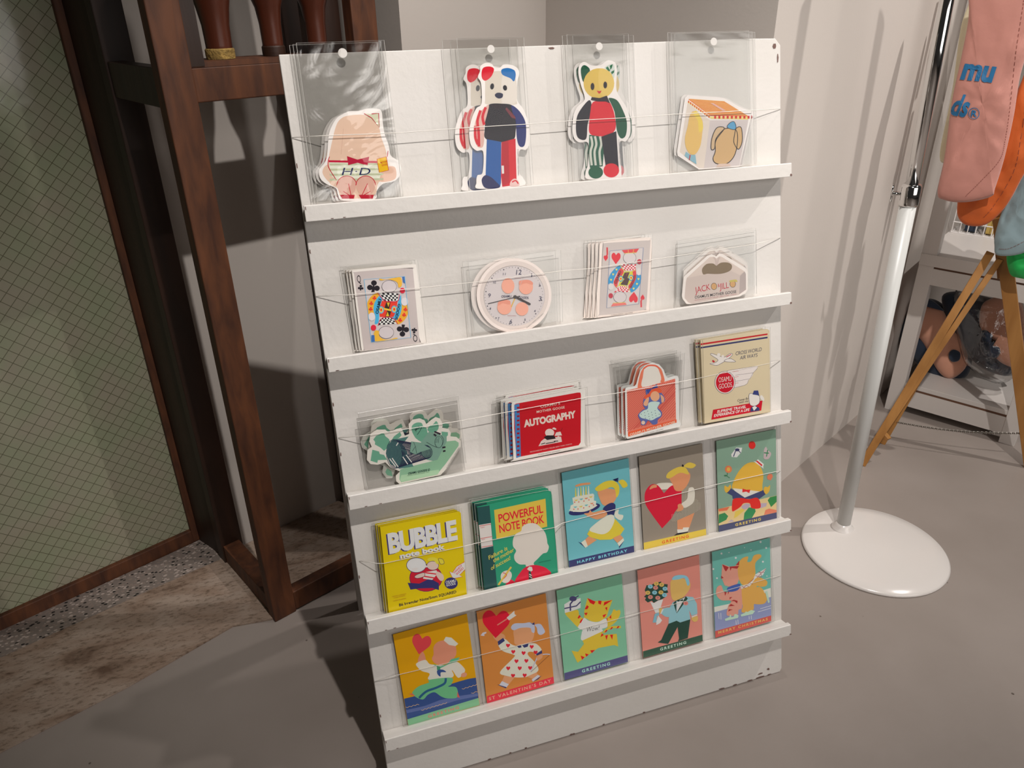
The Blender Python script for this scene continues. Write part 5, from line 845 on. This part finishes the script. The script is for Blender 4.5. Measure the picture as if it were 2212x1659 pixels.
a.S([(360, 780), (520, 770), (545, 900), (550, 1080), (500, 1110), (480, 1180), (335, 1190), (350, 1060), (390, 980), (250, 970), (180, 890), (190, 790), (250, 760), (290, 850), (350, 850)], PK); a.P([(252, 640), (265, 455), (370, 490), (450, 480), (510, 405), (520, 640), (480, 740), (400, 785), (300, 760)], PK); a.S([(500, 650), (490, 480), (540, 380), (635, 345), (625, 420), (680, 410), (720, 330), (800, 312), (825, 350), (740, 440), (740, 600), (680, 720), (560, 755)], OR)
for q in ([(265, 458), (360, 500), (320, 560), (300, 540)], [(370, 490), (510, 480), (480, 520), (400, 510), (380, 550)], [(510, 405), (505, 470), (460, 470)], [(250, 620), (285, 650), (250, 665)], [(295, 850), (330, 855), (305, 910)], [(345, 850), (365, 850), (348, 890)], [(370, 930), (410, 925), (372, 960)], [(385, 985), (430, 965), (485, 980), (480, 1018), (440, 985)], [(355, 1060), (390, 1025), (445, 1050), (400, 1055)], [(350, 1135), (360, 1100), (418, 1105), (380, 1118)]): a.P(q, DR)
a.S([(345, 790), (500, 735), (525, 765), (480, 830), (360, 850)], (60, 84, 150)); a.P([(525, 765), (620, 745), (700, 690), (740, 600), (895, 510), (850, 610), (740, 660), (660, 770), (540, 810)], (216, 206, 200))
for q in ([(540, 770), (600, 800)], [(600, 750), (650, 780)], [(660, 720), (700, 740)], [(740, 620), (830, 640)], [(780, 570), (870, 570)], [(560, 800), (720, 660)], [(760, 650), (890, 520)], [(800, 560), (830, 620)]): a.L(q, 6, (150, 70, 70))
a.P([(300, 1240), (370, 1210), (370, 1180), (390, 1180), (395, 1215), (430, 1205), (440, 1170), (465, 1170), (500, 1190), (490, 1225), (310, 1268)], (166, 192, 172)); a.P([(525, 1180), (590, 1150), (600, 1130), (625, 1140), (680, 1110), (735, 1125), (700, 1170), (540, 1205)], (166, 192, 172)); a.P([(880, 850), (910, 835), (945, 1000), (920, 1012)], (160, 184, 170))
fin(a, 'teal MERRY CHRISTMAS card with a cat and a dog skating, rightmost on the bottom ledge', [(110, 275), (955, 70), (1015, 1262), (150, 1525)])
# ------------------------------------------------------------------ garment rack
M_white = mat('white_enamel', (.67, .63, .60), .18, spec=.5)
M_pole = mat('white_powder_coat', (.60, .60, .58), .35)
M_chrome = mat('chrome', (.75, .74, .73), .08, metal=1.0)
pb = on_floor((1818, 1150))
gr = thing('garment_rack', 'white garment rack with round base and chrome pole right of the display board', 'garment rack', pb)
dc = sum((on_floor(p) for p in ((1724, 1150), (2051, 1233), (1850, 1098), (1940, 1290))), Vector()) / 4
mb = MB(); R_ = .168
mb.lathe([(R_, .0006), (R_ + .001, .004), (R_ - .004, .0085), (R_ * .8, .0125), (R_ * .5, .016), (.03, .019), (.0, .0195)], (dc.x, dc.y, 0), 72); base_o = mb.build('base', M_white, gr, smooth=True)
zj = .845
def cam_vert(px):  # point over the pole foot seen at a pixel (vertical plane facing the camera)
    N = Vector((pb.x - CAM.x, pb.y - CAM.y, 0)).normalized(); return on_plane(px, pb, N)
pj = cam_vert((1962, 440)); pt = cam_vert((2047, -8)); ptt = pj + (pt - pj) * 1.6
mb = MB(); mb.tube([pb + Vector((0, 0, .012)), pj], .0165, 24); mb.build('lower_pole', M_pole, gr, smooth=True)
mb = MB(); mb.lathe([(.030, .013), (.026, .018), (.020, .024), (.0172, .032)], (pb.x, pb.y, 0), 32); mb.build('pole_socket', M_white, gr, smooth=True)
up = (pt - pj).normalized(); mb = MB(); mb.tube([pj - up * .004, pj, pj + up * .035, pj + up * .04], [.0175, .0195, .0195, .0165], 24); mb.build('collar', M_chrome, gr, smooth=True)
mb = MB(); mb.tube([pj, ptt], .0125, 24); mb.build('upper_pole', M_chrome, gr, smooth=True)
kd = (on_plane((1940, 418), pj, Vector((pb.x - CAM.x, pb.y - CAM.y, 0)).normalized()) - (pj + up * .02)).normalized()
mb = MB(); k0 = pj + up * .02; mb.tube([k0 + kd * .015, k0 + kd * .030, k0 + kd * .034], [.004, .004, .0055], 12); mb.tube([k0 + kd * .034 - up * .017, k0 + kd * .034, k0 + kd * .034 + up * .017], [.0032, .0026, .0032], 10); mb.build('clamp_screw', M_chrome, gr, smooth=True)
# ------------------------------------------------------------------ white shelving unit
M_shelf = mat('white_shelf_laminate', (.60, .56, .53), .4); M_edge = mat('brown_edge_gap', (.12, .055, .03), .7)
lf = on_floor((1910, 882)); rf = on_floor((2190, 965)); sd = (rf - lf).normalized(); sb = Vector((-sd.y, sd.x, 0)); sw = (rf - lf).length
sM = Matrix((sd, sb, Vector((0, 0, 1)))).transposed()
sh = thing('shelving_unit', 'white two shelf unit with brown seams behind the wooden easel', 'shelf', lf, sM)
def sl(a, b_, z): return lf + sd * a + sb * b_ + Vector((0, 0, z))
DP = .75
for a0, b0, hh in ((0, 0, 1.9), (sw - .042, 0, 1.9), (0, DP - .04, 1.9), (sw - .042, DP - .04, 1.9)):
    mb = MB(); mb.box(sl(a0, b0, 0), sd * .042, sb * .04, Vector((0, 0, hh))); mb.build('post', M_shelf, sh, bevel=.001)
for z0, z1, fz in ((.497, .532, .44), (.093, .108, .030)):
    mb = MB(); mb.box(sl(.0 if z0 > .4 else .042, -.004 if z0 > .4 else .002, z0), sd * (sw if z0 > .4 else sw - .084), sb * (DP), Vector((0, 0, z1 - z0))); mb.build('shelf_board', M_shelf, sh, bevel=.001)
    mb = MB(); mb.box(sl(.042, .003, z0 - .007), sd * (sw - .084), sb * .01, Vector((0, 0, .007))); mb.build('edge_strip', M_edge, sh)
    mb = MB(); mb.box(sl(.042, .001, fz), sd * (sw - .084), sb * .018, Vector((0, 0, z0 - .007 - fz))); mb.build('front_rail', M_shelf, sh)
mb = MB(); mb.box(sl(.02, DP - .012, .1), sd * (sw - .04), sb * .01, Vector((0, 0, 1.7))); mb.build('back_panel', M_shelf, sh)
# ------------------------------------------------------------------ cushions on the lower shelf
def pillow(name, outline, P0, N, T, m, parent, rings=9, wr=0, wsc=14, front=1.0, back=1.0, pw=.5, world=None, smooth=True):
    pts = spline(outline, 6); W3 = [on_plane(p, P0, N) for p in pts]; c = sum(W3, Vector()) / len(W3); N = Vector(N).normalized()
    if N.dot(CAM - c) < 0: N = -N
    mb = MB(); n = len(W3); ringsi = []
    for side in (1, -1):
        prev = None
        for k_ in range(rings + 1):
            s_ = 1 - (k_ / rings) ** 1.3
            if side == -1 and k_ == 0: prev = first; continue
            k0 = len(mb.v)
            for w3 in W3:
                p = c + (w3 - c) * s_; d = T * (1 - s_ ** 2.2) ** pw * (front if side == 1 else back)
                if wr and k_ > 0: d += wr * (noise.noise(p * wsc) + .5 * noise.noise(p * wsc * 2.4)) * min(1, 3 * (1 - s_))
                mb.v.append(p + N * d * side)
            if prev is not None:
                for i in range(n):
                    j = (i + 1) % n; q = [prev + i, prev + j, k0 + j, k0 + i]; mb.f.append(q if side == 1 else q[::-1]); mb.m.append(0)
            if k_ == 0 and side == 1: first = k0
            prev = k0
    o = mb.build(name, m, parent, smooth=smooth); return o, c, N
M_navy = mat('navy_plush', (.016, .028, .055), .85, sheen=.3); M_peach = mat('peach_plush', (.62, .30, .20), .85, sheen=.3, var=.05); M_plast = film('clear_bag_plastic', .88, .10, .12, .6, 30)
cp = sl(.12, .14, .17); cN = -sb * .9 + Vector((0, 0, .25)) + sd * .1
cu = thing('plush_cushion', 'navy backed peach plush cushion with dark patches on the lower shelf, left one', 'cushion', sl(.14, .12, .108))
def dome(cpx, size_px): pass
def deco(name, outline, P0, N, T, base_c, m, parent, off=.002, smooth=True, world=None): 
    return pillow(name, outline, P0 + Vector(N).normalized() * 0, N, T, m, parent, rings=4)[0]
pillow('backing', [(1945, 690), (1975, 660), (2010, 645), (2045, 665), (2075, 715), (2100, 760), (2090, 810), (2050, 826), (2012, 815), (1975, 780), (1945, 745)], cp + sb * .035, cN, .05, M_navy, cu)
o_, c_, n_ = pillow('face_panel', [(1960, 675), (2000, 655), (2035, 668), (2052, 700), (2085, 745), (2088, 790), (2055, 818), (2025, 800), (1995, 745), (1970, 710)], cp, cN, .035, M_peach, cu)
for outl, nm in (([(1968, 672), (1985, 652), (2012, 648), (2040, 672), (2012, 662), (1988, 664)], 'head_seam'), ([(1980, 680), (1990, 678), (1988, 700), (1976, 712)], 'dark_patch'), ([(2050, 762), (2060, 755), (2074, 762), (2072, 778), (2058, 782), (2050, 774)], 'round_patch')):
    pillow(nm, outl, c_ + n_ * .034 if nm == 'round_patch' else c_ + n_ * .030, cN, .006, M_navy, cu, rings=4)
cu2 = thing('plush_cushion', 'navy and peach plush cushion wrapped in crinkled clear plastic, right one on the lower shelf', 'cushion', sl(.30, .14, .108))
cp2 = sl(.27, .14, .2)
pillow('backing', [(2035, 640), (2080, 630), (2150, 645), (2200, 640), (2215, 760), (2190, 810), (2130, 800), (2085, 760), (2050, 700)], cp2 + sb * .04, cN, .05, M_navy, cu2)
o_, c2, n2_ = pillow('face_panel', [(2130, 650), (2200, 640), (2215, 720), (2205, 790), (2165, 785), (2140, 755), (2155, 740), (2125, 720), (2115, 690)], cp2 - sb * .01, cN, .03, M_peach, cu2)
pillow('zigzag_patch', [(2120, 715), (2145, 722), (2132, 745), (2162, 752), (2150, 775), (2120, 760)], cp2 - sb * .035, cN, .006, M_navy, cu2, rings=4)
pillow('plastic_wrap', [(2060, 640), (2120, 622), (2200, 628), (2218, 760), (2190, 815), (2150, 828), (2100, 800), (2075, 760)], cp2 - sb * .03, cN, .055, M_plast, cu2, wr=.008, wsc=30)
# ------------------------------------------------------------------ wire basket on the upper shelf
M_wire = mat('white_wire', (.75, .72, .70), .35)
wbp = on_floor((2122, 512), .5325); wb = thing('wire_basket', 'white wire basket with papers on the upper shelf behind the hanging bags', 'basket', wbp, sM)
mb = MB()
for i in range(9): p = wbp - sd * .09 + sd * .0225 * i; mb.tube([p + Vector((0, 0, .1)), p], .0016, 6); mb.tube([p, p + sb * .15], .0016, 6)
for z in (.001, .035, .10): mb.tube([wbp - sd * .092 + Vector((0, 0, z)), wbp + sd * .092 + Vector((0, 0, z))], .002, 6)
mb.build('wire_frame', M_wire, wb)
mb = MB(); mb.box(wbp - sd * .06 + sb * .03 + Vector((0, 0, .004)), sd * .03, sb * .1, Vector((0, 0, .085))); mb.build('paper_bundle', M_navy, wb)
mb = MB(); mb.box(wbp + sd * .0 + sb * .03 + Vector((0, 0, .004)), sd * .02, sb * .1, Vector((0, 0, .09))); mb.build('paper_bundle', mat('mustard_card', (.55, .38, .10), .6), wb)
# ------------------------------------------------------------------ wooden easel
f1 = on_floor((1862, 1004)); f2_ = on_floor((2228, 1012)); fr = on_floor((1905, 957))
ax = on_floor((1862, 1004)).lerp(f2_, .62) + (Vector((-(f2_ - f1).y, (f2_ - f1).x, 0)).normalized() * .08)
Nv = Vector((CAM.x - ax.x, CAM.y - ax.y, 0)).normalized()
ap = on_plane((2156, 520), ax, Nv); ap_top = on_plane((2110, -60), ax, Nv)
ez = thing('easel', 'light wooden folding easel standing before the white shelving unit', 'easel', (f1 + f2_) / 2)
def slat(a, b_, w_, t, name='leg', m=M_easel, side=None):
    a, b_ = Vector(a), Vector(b_); d = b_ - a; s_ = d.cross(Nv).normalized() if side is None else side; q = d.cross(s_).normalized(); mb = MB(); mb.box(a - s_ * w_ / 2 - q * t / 2, s_ * w_, q * t, d); return mb.build(name, m, ez, bevel=.001)
s0_ = (ap - f1).cross(Nv).normalized()
apl = on_plane((2140, 545), ax, Nv); apr = on_plane((2160, 560), ax, Nv)
slat(f1, apl + (apl - f1) * .0, .020, .014); slat(f1 + s0_ * .0 + (apl - f1) * .06 + Vector((0, 0, 0)), apr, .015, .012)
slat(f2_, on_plane((2160, 470), ax, Nv), .034, .014)
slat(fr + Vector((0, 0, .0)), fr.lerp(apl, .42), .020, .014)
slat(f1.lerp(apl, .16) - Nv * .01, f1.lerp(apl, .16) + (apr - apl) * .9 - Nv * .0, .012, .02, 'brace')
slat(on_plane((2118, 60), ax, Nv), on_plane((2100, -60), ax, Nv), .03, .014, 'upper_post'); slat(on_plane((2126, 90), ax, Nv), on_plane((2165, 600), ax - Nv * .02, Nv), .022, .014, 'upper_post')
# chain between the easel legs
chn = thing('chain', 'thin metal chain slung low between the easel legs', 'chain', fr)
M_steel = mat('dull_steel', (.30, .28, .25), .35, metal=1)
mb = MB(); c0 = on_plane((1938, 912), fr + Vector((0, 0, 0)), Nv); c1 = on_plane((2215, 936), f2_ + Vector((0, 0, 0)), Nv)
NL = 64
for i in range(NL):
    t = (i + .5) / NL; p = c0.lerp(c1, t) - Vector((0, 0, .012 * math.sin(math.pi * t))); d = (c1 - c0).normalized(); s_ = (Vector((0, 0, 1)) if i % 2 else Nv); h = (c1 - c0).length / NL * .72
    ring = [p + d * h * math.cos(a) + s_ * .0032 * math.sin(a) for a in [2 * math.pi * j / 8 for j in range(9)]]
    mb.tube(ring, .0009, 4, cap=False)
mb.build('links', M_steel, chn)
# ------------------------------------------------------------------ hanging bags
def cloth(name, col): return mat(name, col, .75, bump=.5, bscale=26, var=.06, vscale=9, sheen=.2)
M_salmon = cloth('salmon_nylon', (.60, .265, .215)); M_orange = cloth('orange_nylon', (.62, .115, .012)); M_blue = cloth('pale_blue_nylon', (.27, .37, .40)); M_green = cloth('green_nylon', (.0, .36, .06)); M_cream = cloth('cream_cloth', (.80, .74, .52)); M_stitch = mat('stitching', (.25, .07, .05), .8)
def bag(label, outline, dist, m, T, wr, grp='nylon bags hanging from the easel', nm='hanging_bag', part='bag_body', back=.6):
    P0 = ax + Nv * dist; pts = [on_plane(p, P0, Nv) for p in outline]; c = sum(pts, Vector()) / len(pts)
    o = thing(nm, label, 'bag', (c.x, c.y, min(p.z for p in pts)), None, grp); r = pillow(part, outline, P0, Nv, T, m, o, rings=14, wr=wr, wsc=22, back=back, pw=.42); return o, r[1], r[2], P0
obag = None
bag('green nylon bag, lowest of the bags hanging from the easel', [(2178, 540), (2230, 520), (2260, 560), (2240, 600), (2200, 600), (2180, 588)], .035, M_green, .018, .007)
bbag = bag('pale grey blue nylon bag hanging lowest left of the green one', [(2150, 505), (2165, 455), (2190, 400), (2215, 330), (2260, 300), (2275, 500), (2215, 545), (2156, 552), (2148, 530)], .07, M_blue, .018, .010)
obag = bag('orange nylon bag hanging between the salmon and the pale blue ones', [(2068, 440), (2078, 400), (2140, 300), (2195, 200), (2230, 140), (2245, 300), (2205, 390), (2170, 450), (2130, 485), (2090, 487), (2070, 470)], .11, M_orange, .020, .010)
bag('cream cloth hanging at the far left behind the salmon bag', [(2112, -30), (2130, -30), (2125, 150), (2080, 330), (2044, 352), (2030, 330), (2056, 200), (2072, 80), (2084, 30)], .02, M_cream, .012, .003, nm='hanging_cloth', part='cloth_body')
sbag, sc_, sn_, sP = bag('salmon pink nylon bag with blue lettering, nearest of the bags on the easel', [(2100, -60), (2180, -90), (2250, -60), (2235, 60), (2205, 160), (2190, 250), (2170, 340), (2150, 405), (2140, 425), (2085, 437), (2040, 432), (2025, 415), (2040, 340), (2056, 220), (2075, 130), (2092, 40)], .155, M_salmon, .024, .008)
# lettering projected on the bag front
M_ink = mat('blue_print', (.015, .16, .36), .6)
def bag_text(mb, txt, p0, p1, h, off, shear, sx=1):
    vs, fs = glyphs(txt, off, 1.0); k = len(mb.v)
    d = Vector((p1[0] - p0[0], p1[1] - p0[1])); n = Vector((d.y, -d.x)).normalized() * h
    for x, y in vs:
        q = Vector(p0) + d * x + n * y + d.normalized() * shear * h * y; mb.v.append(q.to_3d())
    for f in fs: mb.f.append([k + i for i in f]); mb.m.append(0)
bpy.context.view_layer.update()
body = sbag.children[0]; bm_me = body.data; from mathutils.bvhtree import BVHTree
Wm = sbag.matrix_world; tree = BVHTree.FromPolygons([Wm @ v.co for v in bm_me.vertices], [list(p.vertices) for p in bm_me.polygons])
t_ = MB(); lets = []; bag_text(t_, 'mu', (2074, 169), (2143, 176), 46, .045, .22); lets.append(t_); t_ = MB(); bag_text(t_, 'ds', (2050, 246), (2086, 252), 46, .03, .22); lets.append(t_); t_ = MB(); bag_text(t_, 'R', (2097, 251), (2110, 252), 13, .03, .1)
k = len(t_.v)
for i in range(33):
    a = 2 * math.pi * i / 32; t_.v.append(Vector((2104 + 12 * math.cos(a), 245 + 12.5 * math.sin(a), 0))); t_.v.append(Vector((2104 + 10.6 * math.cos(a), 245 + 11 * math.sin(a), 0)))
for i in range(32): t_.f.append([k + 2 * i, k + 2 * i + 1, k + 2 * i + 3, k + 2 * i + 2]); t_.m.append(0)
lets.append(t_)
for t_ in lets:
    bmx = bmesh.new(); vv = [bmx.verts.new(v) for v in t_.v]
    for f in t_.f:
        try: bmx.faces.new([vv[i] for i in f])
        except ValueError: pass
    bmesh.ops.triangulate(bmx, faces=bmx.faces[:])
    for _ in range(4):
        le = [e for e in bmx.edges if e.calc_length() > 5]
        if not le: break
        bmesh.ops.subdivide_edges(bmx, edges=le, cuts=1); bmesh.ops.triangulate(bmx, faces=bmx.faces[:])
    t2 = MB(); bmx.verts.index_update()
    for v in bmx.verts:
        d = ray((v.co.x, v.co.y)).normalized(); hit = tree.ray_cast(CAM, d); p = (hit[0] if hit[0] is not None else on_plane((v.co.x, v.co.y), sP, Nv)); t2.v.append(p - d * .0022)
    for f in bmx.faces: t2.f.append([v.index for v in f.verts]); t2.m.append(0)
    bmx.free(); t2.build('lettering', M_ink, sbag)
# stitched seam along the right edge
mb = MB(); 
for i in range(60):
    t = i / 60; q = spline([(2212, 0), (2195, 110), (2182, 230), (2172, 300), (2160, 345), (2120, 390), (2085, 425)], 10, False); j = t * (len(q) - 1); a = q[int(j)]; d = ray(a).normalized(); h_ = tree.ray_cast(CAM, d)
    if h_[0] is None: continue
    p = h_[0] - d * .001; a2 = q[min(int(j) + 1, len(q) - 1)]; h2 = tree.ray_cast(CAM, ray(a2).normalized())
    if h2[0] is None: continue
    e_ = (h2[0] - h_[0]); 
    if e_.length > 1e-5: mb.tube([p, p + e_ * .6], .0005, 4)
mb.build('seam_stitching', M_stitch, sbag)

def stitch(o, path):
    bpy.context.view_layer.update(); b_ = o.children[0]; tr = BVHTree.FromPolygons([o.matrix_world @ v.co for v in b_.data.vertices], [list(q.vertices) for q in b_.data.polygons])
    mb = MB(); q = spline(path, 14, False); pr = None
    for i, a in enumerate(q):
        d = ray(a).normalized(); h_ = tr.ray_cast(CAM, d)[0]
        if h_ is None: pr = None; continue
        p_ = h_ - d * .001
        if pr is not None and i % 3: mb.tube([pr, p_], .0005, 4)
        pr = p_
    if mb.v: mb.build('seam_stitching', M_stitch, o)
stitch(obag[0], [(2222, 180), (2205, 300), (2190, 370), (2150, 440), (2125, 470)])
stitch(bbag[0], [(2158, 538), (2180, 537), (2212, 522)])
